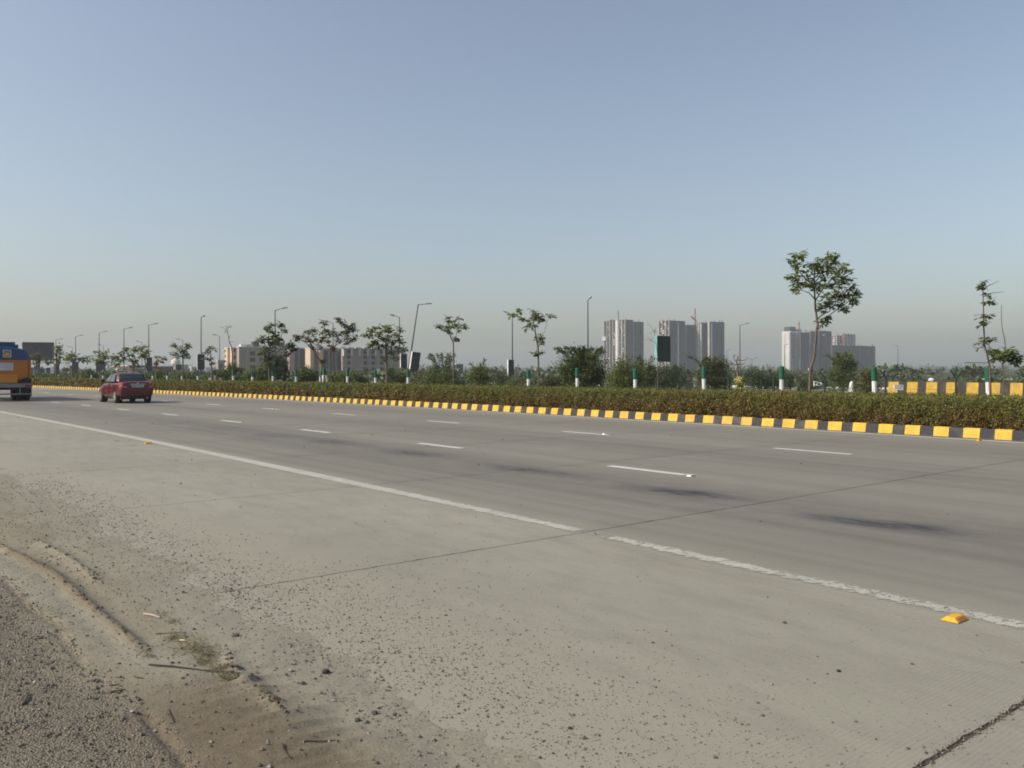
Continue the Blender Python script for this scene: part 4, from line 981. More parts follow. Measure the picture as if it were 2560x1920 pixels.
shrub('broad green bush at the left end of the beige block', 578, 912, 36, 86, 'green', 2000, .17, mixk=('dark', .3))
shrub('small green bush under the bare grey tree', 604, 926, 26, 80, 'grey', 900, .15)
shrub('low green scrub right of the square sign', 528, 930, 30, 90, 'green', 1200, .17, mixk=('grey', .4))
shrub('low scrub in front of the white dome', 458, 929, 40, 96, 'green', 1400, .18, mixk=('dark', .4))
shrub('low scrub in front of the brick building', 405, 930, 34, 100, 'dark', 1200, .19, mixk=('green', .5))
shrub('scrub seen just right of the red car roof', 362, 929, 26, 104, 'green', 900, .19)
shrub('scrub seen above the red car roof', 318, 928, 34, 108, 'dark', 1000, .2, mixk=('green', .5))
shrub('rounded bush left of the red car', 276, 927, 24, 110, 'green', 1000, .2)
shrub('pointed bush between the red car and the truck shadow', 222, 922, 24, 116, 'green', 1100, .22, mixk=('light', .2))
shrub('low scrub below the twin roadside boards', 172, 937, 34, 120, 'dark', 900, .22, mixk=('green', .5))
shrub('low scrub right of the orange truck', 118, 938, 32, 130, 'green', 900, .25, mixk=('dark', .4))
shrub('dim scrub close beside the orange truck', 82, 938, 22, 138, 'dark', 700, .26)
# yellow flowering cane
yf = shrub('bright yellow flowering plant standing up behind the hedge', 1849, 936, 9, 33, 'green', 160, .09, group=None, cat='flowering plant', stems=4)
yo = np.array(yf.location); g = np.random.default_rng(5); n = 260
C = np.stack([g.normal(0, .06, n), g.normal(0, .06, n), g.uniform(.75, 1.32, n)], 1); C[:, 0] += .05 * np.sin(C[:, 2] * 9)
r = g.random(n)[:, None]
leaf_cloud('blossom', C, rand_dirs(n), rand_dirs(n), .075, .055, np.array([.62, .50, .10]) * (1 - r) + np.array([.80, .74, .30]) * r, M['leaf'], yf)

# thin bare thorn tree behind the yellow flowers
tree('bare thorny tree with crooked branches behind the yellow flowers', (905, 470), None, [[(905, 520), (890, 300), (885, 190), (870, 150), (900, 60)], [(885, 200), (820, 200), (760, 130)], [(880, 170), (835, 100), (815, 50), (880, 45)], [(888, 200), (960, 190), (1000, 160)], [(890, 130), (960, 130), (1040, 115)]], [(830, 60, 10), (1000, 120, 10)], (1700, 880, .1627), 'dull', leaf=.1, dens=1, per=3, single=False, trunk_r=.09, Y=60, group=None, dz=.6)
tree('bare twigs with a few leaves left of the tall dark sign board', (1010, 900), None, [[(1030, 1000), (1010, 820), (1000, 740)], [(1000, 745), (985, 620), (930, 570), (800, 545)], [(985, 640), (960, 430), (900, 330), (850, 290)], [(960, 430), (985, 350)], [(940, 560), (860, 520)]], [(905, 440, 10), (955, 400, 10), (975, 415, 9), (930, 515, 22), (855, 515, 12), (745, 430, 18)], (1480, 760, .16275), 'dark', leaf=.11, dens=1, per=3, single=False, trunk_r=.035, Y=50, group=None, dz=.6)

# ------------------------------------------------------------------ barbed wire fence with Y shaped posts
fence = thing('barbed_wire_fence', (*W(40, 40), -.1), 'barbed wire fence on dark Y shaped posts beyond the shrubs', 'fence'); fo = np.array(fence.location)
tops = []
for px in (985, 1057, 1100, 1146, 1195, 1247, 1299, 1357, 1420, 1487, 1560, 1640, 1729, 1821, 1934, 2062, 2214, 2390):
    s = s_at(px, 40); p = W(40, s); b = np.array([p[0], p[1], .0]); h_ = np.array([math.cos(heading(s)), math.sin(heading(s)), 0])
    mb = MB(); fork = b + np.array([0, 0, 1.22]); l_ = b + np.array([-.28, -.05, 1.62]); r_ = b + np.array([.28, .05, 1.62])
    mb.tube(np.array([b, fork]) - fo, .052, 6); mb.tube(np.array([fork, l_]) - fo, .028, 5); mb.tube(np.array([fork, r_]) - fo, .028, 5)
    mb.build('fence_post', M['fence'], fence); tops.append((l_, r_, fork))
for q, dzz in ((0, 0), (1, 0), (2, -.05), (2, -.5)):
    mb = MB(); mb.tube(np.array([tp_[q] + np.array([0, 0, dzz]) for tp_ in tops]) - fo, .007, 4, cap=False); mb.build('wire', M['fence'], fence)

# ------------------------------------------------------------------ far striped barrier, notice and oddments on the right
bar = thing('striped_barrier', (*W(46.6, 18), -.03), 'yellow and black striped concrete barrier beyond the hedge on the right', 'barrier'); bo = np.array(bar.location)
def bar_block(s0, s1, m):
    b = W([46.4, 47.0, 47.0, 46.4], [s0, s0, s1, s1]); t_ = W([46.58, 46.82, 46.82, 46.58], [s0, s0, s1, s1]); md = W([46.5, 46.9, 46.9, 46.5], [s0, s0, s1, s1])
    mb = MB(); mb.hexa([(*b[0], 0), (*b[1], 0), (*b[2], 0), (*b[3], 0), (*md[0], .35), (*md[1], .35), (*md[2], .35), (*md[3], .35)])
    mb.hexa([(*md[0], .352), (*md[1], .352), (*md[2], .352), (*md[3], .352), (*t_[0], .97), (*t_[1], .97), (*t_[2], .97), (*t_[3], .97)])
    mb.build('barrier_block', M[m], bar, origin=bo)
for k in range(-6, 22):
    s = 23.06 - k * 1.0
    bar_block(s - .555, s - .004, 'yellow_far'); bar_block(s - .996, s - .559, 'black_far') if True else None
    if k == -6: pass
# trim the far end so that it stops where the photograph stops it
for o in list(bar.children):
    v = o.data.vertices[0].co; d_, s_ = DS(v.x + bo[0], v.y + bo[1])
    if s_ > 23.0: bpy.data.objects.remove(o)
nb = thing('notice_board', at(2246, 992, 38) * np.array([1, 1, 0]), 'small white board with scrawled black lettering before the striped barrier', 'sign'); no = np.array(nb.location)
c_ = at(2246, 968.5, 38)
MB().box((-.21, -.02, -.12), (.21, .02, .12), M=Matrix.Translation(c_ - no) @ Matrix.Rotation(.05, 4, 'Y')).build('panel', M['white'], nb)
MB().box((-.02, .025, .0), (.02, .055, c_[2] - .05)).build('leg', M['steel'], nb)
mb = MB()
for q in range(11):
    x_ = -.15 + (q % 6) * .055; z_ = .05 - (q // 6) * .09 + rnd.uniform(-.01, .01); w_ = rnd.uniform(.02, .045)
    mb.box((x_, -.024, z_), (x_ + w_, -.0205, z_ + rnd.uniform(.012, .05)), M=Matrix.Translation(c_ - no) @ Matrix.Rotation(.05, 4, 'Y'))
mb.build('lettering', M['black'], nb)
rail = thing('broken_railing', at(2048, 975, 46) * np.array([1, 1, 0]), 'bent white metal railing lying in the scrub', 'railing'); ro = np.array(rail.location)
Pq = lambda x, y, dy=0: at(1920 + x * .1356, 780 + y * .1356, 46) + np.array([0, dy, 0]) - ro
for k, pts in enumerate([[(850, 1290), (850, 1370)], [(850, 1285), (900, 1290), (960, 1310), (1010, 1325)], [(860, 1340), (980, 1360)], [(1015, 1295), (1015, 1345)], [(950, 1320), (950, 1365)]]):
    MB().tube(np.array([Pq(x, y, .1 * k) for x, y in pts]), .03, 6).build('rail_bar', M['white'], rail)
ms = at(2129, 965, 44); t = MB().lathe([(.13, 0), (.13, .3), (.09, .42), (.03, .46)], 8).build('milestone', M['white']); t.location = (ms[0], ms[1], .55); tag(t, 'small white marker stone in the scrub left of the barrier', 'marker stone')
t.location.z = .06; t.scale = (1.1, 1.1, (ms[2] - .06 + .25) / .46)
wb = at(2328, 950, 70); t = MB().lathe([(.05, 0), (.05, .9), (.22, .95), (.24, 1.1), (.1, 1.25)], 8).build('white_bollard', M['white']); t.location = (wb[0], wb[1], -.03); t.scale = (1, 1, (wb[2] + .2) / 1.25); tag(t, 'white topped bollard behind the striped barrier', 'bollard')

# ------------------------------------------------------------------ street lamps
def make_lamp(head_mat):
    t = thing('street_lamp', (0, 0, 0), 'x', 'street lamp', 'street lamps along the far carriageway')
    MB().tube(np.array([(0, 0, 0), (0, 0, 5), (0, 0, 10.6)]), [.115, .095, .065], 8).build('pole', M['steel'], t)
    MB().tube(np.array([(0, 0, 10.45), (.25, 0, 10.62), (1.0, 0, 10.80)]), .042, 6).build('arm', M['steel'], t)
    mb = MB()
    v = []
    for x_, w_, z0_, z1_ in ((.85, .06, 10.74, 10.84), (1.0, .13, 10.74, 10.90), (1.45, .16, 10.84, 11.0), (1.72, .10, 10.92, 11.02), (1.78, .04, 10.95, 11.0)):
        v += [(x_, -w_, z0_), (x_, w_, z0_), (x_, w_ * .7, z1_), (x_, -w_ * .7, z1_)]
    f = [(0, 3, 2, 1), (16, 17, 18, 19)] + [(4 * i + k, 4 * i + (k + 1) % 4, 4 * i + 4 + (k + 1) % 4, 4 * i + 4 + k) for i in range(4) for k in range(4)]
    mb.add(v, f); mb.build('lamp_head', head_mat, t)
    return t
lamp0 = make_lamp(M['lamp_grey']); lamp1 = make_lamp(M['lamp_white']); lamp1['group'] = 'street lamps along the far carriageway'
Rr = math.atan2(NV[1], NV[0])
LAMPS = [  # x, top y, arm angle, tilt in degrees, pale head, label
    (1470, 743, Rr - 2.1, 0, 1, 'tall street lamp with a pale head seen end on, left of the first tower'),
    (1281, 779, Rr + math.pi, 0, 1, 'street lamp with its head to the left, beside the tree with five leaf tufts'),
    (1047, 751, Rr - .6, 8.6, 0, 'street lamp whose pole leans over to the right'),
    (999, 787, Rr + math.pi, 0, 0, 'street lamp with its head to the left, behind the broad crowned tree'),
    (833, 802, Rr + math.pi, 0, 0, 'street lamp with its head to the left, rising from the reddish forked tree'),
    (688, 768, Rr - .5, 0, 0, 'street lamp standing over the bushy tree in front of the beige block'),
    (549, 836, Rr + math.pi, 0, 0, 'short far lamp with its head to the left, just left of the beige block'),
    (503, 787, Rr + .9, 0, 0, 'street lamp above the square dark board'),
    (457, 847, Rr + math.pi, 0, 0, 'short far lamp above the white dome'),
    (372, 807, Rr - .5, 0, 0, 'street lamp just right of the flat topped tree above the car'),
    (355, 852, Rr + math.pi, 0, 0, 'short far lamp behind the flat topped tree above the car'),
    (310, 817, Rr, 0, 0, 'street lamp above the left part of the red car'),
    (258, 860, Rr + math.pi, 0, 0, 'short far lamp behind the dense rounded tree'),
    (248, 827, Rr - .3, 0, 0, 'tall street lamp over the dense rounded tree left of the car'),
    (189, 837, Rr - .3, 0, 0, 'tall street lamp over the spreading long armed tree'),
    (181, 865, Rr + math.pi, 0, 0, 'short far lamp over the spreading long armed tree'),
    (140, 846, Rr - .3, 0, 0, 'street lamp at the right edge of the large billboard'),
    (30, 861, Rr - .3, 0, 0, 'street lamp peeping over the orange truck'),
    (1850, 808, Rr - .9, 0, 0, 'street lamp right of the second tower, above the yellow flowers'),
    (1817, 873, Rr - .2, 0, 0, 'short far lamp beside the right edge of the second tower'),
    (1961, 860, Rr - .2, 0, 0, 'short far lamp standing before the white tower'),
    (2049, 836, Rr - .4, 0, 1, 'pale street lamp right beside the trunk of the tallest tree'),
    (2245, 863, Rr + math.pi, 0, 0, 'lone far lamp in the open sky right of the wide dark block')]
lamp_at = {}
for k, (px, py, az, tilt, pale, lab) in enumerate(LAMPS):
    H = 11.0; gz = -.1
    Y = (H + gz - CAM_H) * FPX / (Y0 + (px - 1280) * ROLL - py)
    base_src = lamp1 if pale else lamp0
    t = base_src if (px in (1470,) or (px == 1047)) else copy_tree(base_src)
    x = (px - 1280) / FPX * Y
    if tilt: x -= math.sin(math.radians(tilt)) * H
    t.location = (x, Y, gz); t.rotation_euler = (0, math.radians(tilt), az) if not tilt else (Matrix.Rotation(math.radians(tilt), 3, 'Y') @ Matrix.Rotation(az, 3, 'Z')).to_euler()
    t['label'] = lab; lamp_at[px] = Y
# twin armed lamp far off
Yt = 9.4 * FPX / (925.5 - 893); dl = thing('twin_lamp', ((1880 - 1280) / FPX * Yt, Yt, -.1), 'far lamp post with two arms spread like a wide V', 'street lamp')
MB().tube(np.array([(0, 0, 0), (0, 0, 9.9)]), [.24, .18], 6).build('pole', M['steel'], dl)
for sx in (-1, 1):
    MB().tube(np.array([(0, 0, 9.8), (sx * 3.6, 0, 11.4)]), .14, 5).build('arm', M['steel'], dl)
    MB().box((-.7, -.2, -.1), (.7, .2, .16), M=Matrix.Translation((sx * 4.2, 0, 11.65)) @ Matrix.Rotation(-sx * .35, 4, 'Y')).build('lamp_head', M['lamp_grey'], dl)

# ------------------------------------------------------------------ roadside boards
def board(x0, x1, y0, y1, Y, label, thick=.35, face='board_dark', yaw=.50, legs=True, tilt=0, edge='sunlit_board_edge', name='roadside_board', group='advertising boards on the lamp posts', cat='billboard'):
    """box shaped board: shade put into its dark face, sunlight into its pale left edge"""
    xm = x0 + (x1 - x0) * .13
    c0 = at(xm, (y0 + y1) / 2, Y); tx = np.array([math.cos(yaw), math.sin(yaw), 0])
    k = (x1 - 1280) / FPX; L = (k * Y - c0[0]) / (tx[0] - k * tx[1]); zt = at(xm, y0, Y)[2]; zb = at(xm, y1, Y)[2]
    t = thing(name, (c0[0] + tx[0] * L / 2, c0[1] + tx[1] * L / 2, -.1), label, cat, group, rz=yaw)
    if tilt: t.rotation_euler = (Matrix.Rotation(math.radians(tilt), 3, 'Y') @ Matrix.Rotation(yaw, 3, 'Z')).to_euler()
    z0_, z1_ = zb + .1, zt + .1
    MB().box((-L / 2 + .003, -.004, z0_ + .04), (L / 2 - .003, thick - .04, z1_ - .04)).build('face', M[face], t)
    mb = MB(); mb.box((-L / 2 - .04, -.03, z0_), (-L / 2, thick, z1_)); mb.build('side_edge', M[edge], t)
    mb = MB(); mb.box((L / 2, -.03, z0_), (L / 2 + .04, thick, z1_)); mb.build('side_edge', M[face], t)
    MB().box((-L / 2, -.03, z1_ - .035), (L / 2, thick, z1_)).build('top_edge', M[edge], t)
    if legs: MB().box((-.10, thick * .3, 0), (.10, thick * .3 + .2, z0_ + .02)).build('post', M['steel'], t)
    return t
board(491, 511, 885, 925, lamp_at[503] - 1.2, 'square dark board on the lamp post left of the beige block')
board(364, 380, 893, 929, lamp_at[372] - 1.2, 'dark narrow board above the right part of the red car')
board(238, 252, 902, 934, lamp_at[248] - 1.2, 'nearer of the two dark boards under the dense rounded tree')
board(251, 263, 913, 934, lamp_at[258] - 2, 'lower dark board beside the one under the rounded tree')
board(180, 196, 904, 938, lamp_at[189] - 1.2, 'dark board under the spreading long armed tree')
board(174, 181, 915, 938, lamp_at[181] - 2, 'narrow dark board just left of the one under the long armed tree')
board(134, 148, 909, 936, lamp_at[140] - 1.2, 'dark board below the narrow reddish stemmed tree')
board(114, 125, 919, 934, 255, 'small far board right below the billboard')
board(92, 112, 921, 937, 270, 'wide low far board below the billboard')
board(437, 454, 911, 928, lamp_at[457] - 2, 'grey board at the foot of the white dome')
board(1269, 1284, 899, 943, lamp_at[1281] - 1.2, 'narrow upright dark board beside the slim forked tree')
board(1000, 1017, 884, 925, lamp_at[999] - 1.5, 'dark board behind the tilted one, half hidden by leaves', face='board_dark')
board(1017, 1040, 879, 932, lamp_at[1047] - 1.5, 'tilted dark board on the leaning lamp post', tilt=8)
bb = board(1638, 1675, 839, 905, 82, 'tall dark green hoarding on a thin white pole in front of the second tower', face='board_green', edge='teal', legs=False, name='hoarding', group=None)
MB().tube(np.array([(0, .2, 0), (0, .2, 3.2)]), .09, 8).build('post', M['white'], bb)
big = board(44, 134, 855, 901, 215, 'large dark billboard behind the orange truck', thick=.6, yaw=.35, name='billboard', group=None)
MB().lathe([(.45, 0), (.45, 4.6)], 10, c=(0, .3, 0)).build('post', M['steel'], big)
for q in (-3, -1.2, .8, 2.6): MB().box((q, .55, 4.3), (q + .12, .75, 8.2)).build('brace', M['steel'], big)
# empty hoarding frame on the right
fr2 = thing('empty_hoarding', at(2450, 960, 120) * np.array([1, 1, 0]), 'empty rusty steel frame of a hoarding on the right', 'billboard frame'); f2 = np.array(fr2.location)
q = lambda x, y, dy=0: at(x, y, 120) + np.array([0, dy, 0]) - f2
for x in (2413, 2426, 2437, 2448, 2460, 2471, 2483): MB().tube(np.array([q(x, 906), q(x, 924)]), .035, 4).build('upright', M['rust'], fr2)
for y in (906.5, 923): MB().tube(np.array([q(2412, y), q(2484, y + .8)]), .05, 4).build('rail', M['rust'], fr2)
for x in (2421, 2436, 2452, 2470):
    MB().tube(np.array([q(x, 924), q(x + 4, 952, .6)]), .06, 4).build('leg', M['rust'], fr2)
    MB().tube(np.array([q(x + 12, 924, .5), q(x + 1, 948, .3)]), .04, 4).build('brace', M['rust'], fr2)
for y in (932, 940): MB().tube(np.array([q(2422, y), q(2474, y)]), .04, 4).build('rail', M['rust'], fr2)

# ------------------------------------------------------------------ buildings
BETA = math.radians(33)
def corner(xm, Y): return np.array([(xm - 1280) / FPX * Y, Y])
NL = np.array([-math.cos(BETA), -math.sin(BETA)]); NR = np.array([math.sin(BETA), -math.cos(BETA)])
TL = np.array([-math.sin(BETA), math.cos(BETA)]); TR = np.array([math.cos(BETA), math.sin(BETA)])
def run(c, tdir, px):
    k = (px - 1280) / FPX; return max(.3, (k * c[1] - c[0]) / (tdir[0] - k * tdir[1]))
def ztop(py, px, Y): return float(at(px, py, Y)[2])
class Blk:
    """box standing with its near corner at pixel xm: a sunlit face runs left from it, a shaded one right"""
    def __init__(s, x0, xm, x1, py, Y):
        s.c = corner(xm, Y); s.a = run(s.c, TL, x0); s.b = run(s.c, TR, x1); s.h = ztop(py, xm, Y)
    def M(s):   # local x along the right face, local y along the left face (away), origin at the near corner
        m = Matrix.Identity(4); m[0][0], m[1][0] = TR; m[0][1], m[1][1] = TL; m[0][3], m[1][3] = s.c; m[2][3] = -.14
        return m
def body(b, name, mat, parent, z0=0, z1=None, inset=0, top=None):
    return MB().box((inset, inset, z0), (b.b - inset, b.a - inset, (z1 or b.h + .14)), M=b.M()).build(name, mat, parent, origin=parent.location)

W_CONC = mat_wall('bare_lit_concrete', (.52, .465, .41), .05, .15, (.15, .14, .135), .35)  # paled so that sunlight on the towers' left faces is in the colour
W_CONC2 = mat_wall('grey_shade_concrete', (.085, .081, .092), .05, .15, (.10, .095, .1), .35)  # darkened copy: shade of the towers' right faces put into the colour
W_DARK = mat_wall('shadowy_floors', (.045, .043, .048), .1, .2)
W_NET = mat_wall('site_netting', (.030, .032, .058), .06, .2, (.05, .05, .06), .4)  # netting, darkened further to put the tower fronts' shade into it
W_WHITE = mat_wall('white_render', (.62, .61, .59), .05, .08, (.40, .39, .37), .25)
W_TAN = mat_wall('tan_columns', (.30, .235, .185), .05, .12)
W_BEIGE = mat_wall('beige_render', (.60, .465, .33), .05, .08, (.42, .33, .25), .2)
W_MAUVE = mat_wall('mauve_shade_render', (.36, .285, .255), .05, .08, (.25, .21, .2), .25)  # mauve grey tone puts shade into the walls of the beige complex
W_SLATE = mat_wall('slate_panel', (.115, .118, .135), .1, .15)
W_BRICK = mat_wall('red_brick', (.27, .105, .075), .2, .15, (.16, .08, .07), .3)
W_PANE = mat_glass('dark_window', (.020, .022, .028), .15)
W_BLUE = mat_wall('pale_blue_sheet', (.42, .53, .56), .1, .1)
W_CRANE = mat_simple('crane_paint', (.30, .10, .07), .6, .2, .5)
W_ROOF = mat_simple('white_parapet', (.66, .62, .55), .7, .1, .3)

def tower(blk, label, floors, style, group='unfinished towers on the horizon', rebar=True, lit=None, shade=None, zfrac=1.0, cat='tower block', fins=None):
    t = thing('tower_block', (*blk.c, -.14), label, cat, group); o = np.array(t.location); Mx = blk.M()
    H = blk.h + .14; fh = H / floors
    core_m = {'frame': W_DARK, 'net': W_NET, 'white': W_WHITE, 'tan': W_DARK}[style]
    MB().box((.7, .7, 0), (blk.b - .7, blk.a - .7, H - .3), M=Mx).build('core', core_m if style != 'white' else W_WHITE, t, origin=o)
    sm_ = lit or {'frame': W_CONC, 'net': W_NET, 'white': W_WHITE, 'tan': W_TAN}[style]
    s2_ = shade or {'frame': W_CONC2, 'net': W_NET, 'white': W_WHITE, 'tan': W_CONC2}[style]  # floor slabs and right face take the copy with shade in its colour
    if style != 'white':
        for k in range(1, floors + 1):
            z = k * fh; MB().box((0, 0, z - (.55 if style == 'net' else .42)), (blk.b, blk.a, z), M=Mx).build('floor_slab', s2_, t, origin=o)
    else:
        for k in range(1, floors):
            z = k * fh
            for (y0, y1) in ((.18, .26), (.62, .68)):
                MB().box((.60, blk.a * y0, z - fh * .62), (.72, blk.a * y1, z - .3), M=Mx).build('window', W_PANE, t, origin=o)
            MB().box((blk.b * .12, .60, z - fh * .62), (blk.b * .5, .72, z - .3), M=Mx).build('window', W_PANE, t, origin=o)
            MB().box((.0, blk.a * .9, z - .35), (blk.b, blk.a + 1.2, z), M=Mx).build('balcony', W_WHITE, t, origin=o)
            MB().box((blk.b * .55, -.9, z - .9), (blk.b * .98, .72, z), M=Mx).build('balcony', W_WHITE, t, origin=o)
    # piers on both faces
    nL = max(2, int(round(blk.a / 6.5))); nR = max(2, int(round(blk.b / 7.0)))
    if style in ('frame', 'tan'):
        for k in range(nL + 1):
            y = (blk.a - 1.3) * k / nL; wide = 1.3 if k % 2 else .8
            MB().box((-.22, y, 0), (.9, y + wide, H), M=Mx).build('pier', sm_, t, origin=o)
        for k in range(1, nR + 1):
            x = (blk.b - 1.0) * k / nR; MB().box((x, -.22, 0), (x + .9, .9, H), M=Mx).build('pier', s2_, t, origin=o)
        # infill panels: some floors bricked up, most open
        for k in range(floors):
            z0 = k * fh + .02; z1 = (k + 1) * fh - .44
            for j in range(nL):
                if rnd.random() < .32:
                    y0 = (blk.a - 1.3) * j / nL + 1.35; y1 = (blk.a - 1.3) * (j + 1) / nL - .05
                    if y1 - y0 < .6: continue
                    yy = y0 + (y1 - y0) * rnd.choice((.0, .45)); MB().box((.30, yy, z0), (.74, yy + (y1 - y0) * .5, z0 + (z1 - z0) * rnd.choice((.5, 1.0))), M=Mx).build('infill_wall', rnd.choice((W_CONC, W_CONC, W_TAN)), t, origin=o)
            for j in range(nR):
                if rnd.random() < .45:
                    x0 = (blk.b - 1.0) * j / nR + .95; x1 = (blk.b - 1.0) * (j + 1) / nR - .05
                    if x1 - x0 < .6: continue
                    MB().box((x0, .30, z0), (x1, .74, z0 + (z1 - z0) * rnd.choice((.45, 1.0))), M=Mx).build('infill_wall', W_CONC2, t, origin=o)
    if style == 'net':
        for k in range(nR + 1):
            x = (blk.b - .8) * k / nR; MB().box((x, -.2, 0), (x + .7, .8, H), M=Mx).build('pier', W_NET if k % 3 else W_CONC2, t, origin=o)
    for fx in (fins or ()):
        MB().box((blk.b * fx, -.9, 0), (blk.b * fx + 1.5, .5, H * .97), M=Mx).build('pale_strip', W_WHITE, t, origin=o)
    if style == 'frame':
        for q in range(max(1, int(blk.b / 14))):
            fx = (q + .55) / max(1, int(blk.b / 14)); MB().box((blk.b * fx, -.3, 0), (blk.b * fx + 2.4, .2, H * .99), M=Mx).build('recess_shade_strip', W_DARK, t, origin=o)  # dark strip paints a recess's shade; the wall is not set back
    if rebar:
        for k in range(int(blk.b / 3)):
            x = rnd.uniform(.4, blk.b - .6); y = rnd.uniform(.3, max(.4, blk.a - .6)); hh = rnd.uniform(.8, 3.8)
            MB().box((x, y, H - .05), (x + .45, y + .45, H + hh), M=Mx).build('stub_column', rnd.choice((W_CONC, W_CONC2, W_TAN)), t, origin=o)
    return t
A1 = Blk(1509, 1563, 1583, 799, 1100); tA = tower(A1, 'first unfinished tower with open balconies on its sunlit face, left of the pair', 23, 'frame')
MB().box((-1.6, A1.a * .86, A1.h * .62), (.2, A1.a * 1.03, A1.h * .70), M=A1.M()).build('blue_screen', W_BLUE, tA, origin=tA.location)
MB().box((-.3, A1.a * .60, 0), (.25, A1.a * .70, A1.h), M=A1.M()).build('recess_shade_strip', W_DARK, tA, origin=tA.location)  # dark strip on the left face stands in for a recess's shade
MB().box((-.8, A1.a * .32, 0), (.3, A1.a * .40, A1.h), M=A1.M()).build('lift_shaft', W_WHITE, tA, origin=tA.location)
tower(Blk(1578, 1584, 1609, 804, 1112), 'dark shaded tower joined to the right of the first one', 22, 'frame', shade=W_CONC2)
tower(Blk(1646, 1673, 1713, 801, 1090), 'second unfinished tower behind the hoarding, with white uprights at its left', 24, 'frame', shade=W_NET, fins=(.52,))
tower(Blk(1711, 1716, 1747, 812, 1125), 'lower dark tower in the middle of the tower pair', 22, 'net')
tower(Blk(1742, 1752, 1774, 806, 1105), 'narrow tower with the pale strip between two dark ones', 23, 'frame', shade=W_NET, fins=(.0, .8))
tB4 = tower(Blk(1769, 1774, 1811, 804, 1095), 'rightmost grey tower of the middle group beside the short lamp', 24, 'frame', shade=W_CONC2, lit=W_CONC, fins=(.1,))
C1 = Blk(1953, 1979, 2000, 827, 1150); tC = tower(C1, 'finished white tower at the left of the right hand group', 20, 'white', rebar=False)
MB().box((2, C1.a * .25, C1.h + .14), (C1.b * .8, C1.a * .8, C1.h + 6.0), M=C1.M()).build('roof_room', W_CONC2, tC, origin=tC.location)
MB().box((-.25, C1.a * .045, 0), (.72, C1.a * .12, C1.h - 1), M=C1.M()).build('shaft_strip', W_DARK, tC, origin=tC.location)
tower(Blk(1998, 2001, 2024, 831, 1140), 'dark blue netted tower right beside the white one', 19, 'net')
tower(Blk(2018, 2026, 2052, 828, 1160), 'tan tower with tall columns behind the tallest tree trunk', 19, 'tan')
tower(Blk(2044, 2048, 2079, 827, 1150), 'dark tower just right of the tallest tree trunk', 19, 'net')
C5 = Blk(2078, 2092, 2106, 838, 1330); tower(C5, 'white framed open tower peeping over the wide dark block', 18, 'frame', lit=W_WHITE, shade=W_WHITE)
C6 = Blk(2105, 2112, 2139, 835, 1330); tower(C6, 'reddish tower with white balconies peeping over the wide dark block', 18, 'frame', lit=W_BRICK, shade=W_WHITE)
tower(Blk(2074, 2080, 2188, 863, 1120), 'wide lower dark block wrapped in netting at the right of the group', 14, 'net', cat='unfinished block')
def crane(px, ytop, ybot, Y, jib, ang, label):
    b = at(px, ybot, Y); h = at(px, ytop, Y)[2]; t = thing('tower_crane', (b[0], Y, b[2]), label, 'crane', 'tower cranes over the building sites')
    H = h - b[2]
    mb = MB()
    MB().box((-.6, -.6, 0), (.6, .6, H), M=None).build('mast', W_CRANE, t)
    L = jib * Y / FPX; ca, sa = math.cos(ang), math.sin(ang)
    MB().tube(np.array([(0, 0, H * .78), (-L * ca, 0, H * .78 + L * sa)]), [1.5, 1.0], 4).build('jib', W_CRANE, t)
    MB().tube(np.array([(0, 0, H * .78), (L * .32 * ca, 0, H * .78 - L * .32 * sa * .3)]), .9, 4).build('counter_jib', W_CRANE, t)
    MB().box((L * .24 * ca, -1, H * .70 - 1), (L * .34 * ca, 1, H * .78)).build('counterweight', W_CONC2, t)
    MB().tube(np.array([(0, 0, H), (-L * .7 * ca, 0, H * .78 + L * .7 * sa)]), .16, 3).build('tie', W_CRANE, t)
    return t
crane(1546, 777, 900, 1125, 22, .16, 'red crane with a near level arm over the first tower')
crane(1738, 771, 900, 1135, 13, .65, 'red crane with its arm raised to the left over the middle towers')
crane(1998, 804, 900, 1165, 17, -.02, 'red crane beside the white tower')

# beige complex on the left
def add_windows(t, blk, cols_, rows, face='R', w=1.0, h=1.5, mat=None, pair=True):
    o = np.array(t.location)
    for (u) in cols_:
        for z in rows:
            if face == 'R': MB().box((blk.b * u, -.06, z), (blk.b * u + w, .03, z + h), M=blk.M()).build('window', mat or W_PANE, t, origin=o)
            else: MB().box((-.06, blk.a * u, z), (.03, blk.a * u + w, z + h), M=blk.M()).build('window', mat or W_PANE, t, origin=o)
def hall(blk, label, mat, name='beige_block', cat='building', group='blocks of the beige complex', roof=True):
    t = thing(name, (*blk.c, -.14), label, cat, group); o = np.array(t.location)
    # left wall (sunlit) and right wall (shaded) share the rendered wall
    body(blk, 'wall', mat, t)
    if roof: MB().box((-.2, -.2, blk.h + .142), (blk.b + .2, blk.a + .2, blk.h + .5), M=blk.M()).build('roof', W_ROOF, t, origin=o)
    return t
YB = 350
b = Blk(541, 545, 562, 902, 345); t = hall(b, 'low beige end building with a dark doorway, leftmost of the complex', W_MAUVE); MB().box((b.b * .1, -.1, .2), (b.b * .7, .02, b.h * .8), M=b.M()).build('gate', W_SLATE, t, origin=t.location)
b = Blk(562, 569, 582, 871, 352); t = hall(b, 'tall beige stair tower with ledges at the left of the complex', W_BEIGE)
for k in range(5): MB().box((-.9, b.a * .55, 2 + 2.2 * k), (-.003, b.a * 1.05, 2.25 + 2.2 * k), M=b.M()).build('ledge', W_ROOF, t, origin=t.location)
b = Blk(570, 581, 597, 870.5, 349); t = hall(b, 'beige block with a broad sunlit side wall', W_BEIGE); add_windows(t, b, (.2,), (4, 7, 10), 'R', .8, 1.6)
b = Blk(592, 598, 722, 868.5, 346); t = hall(b, 'long mauve shaded block with small paired windows behind the bushy tree', W_MAUVE)
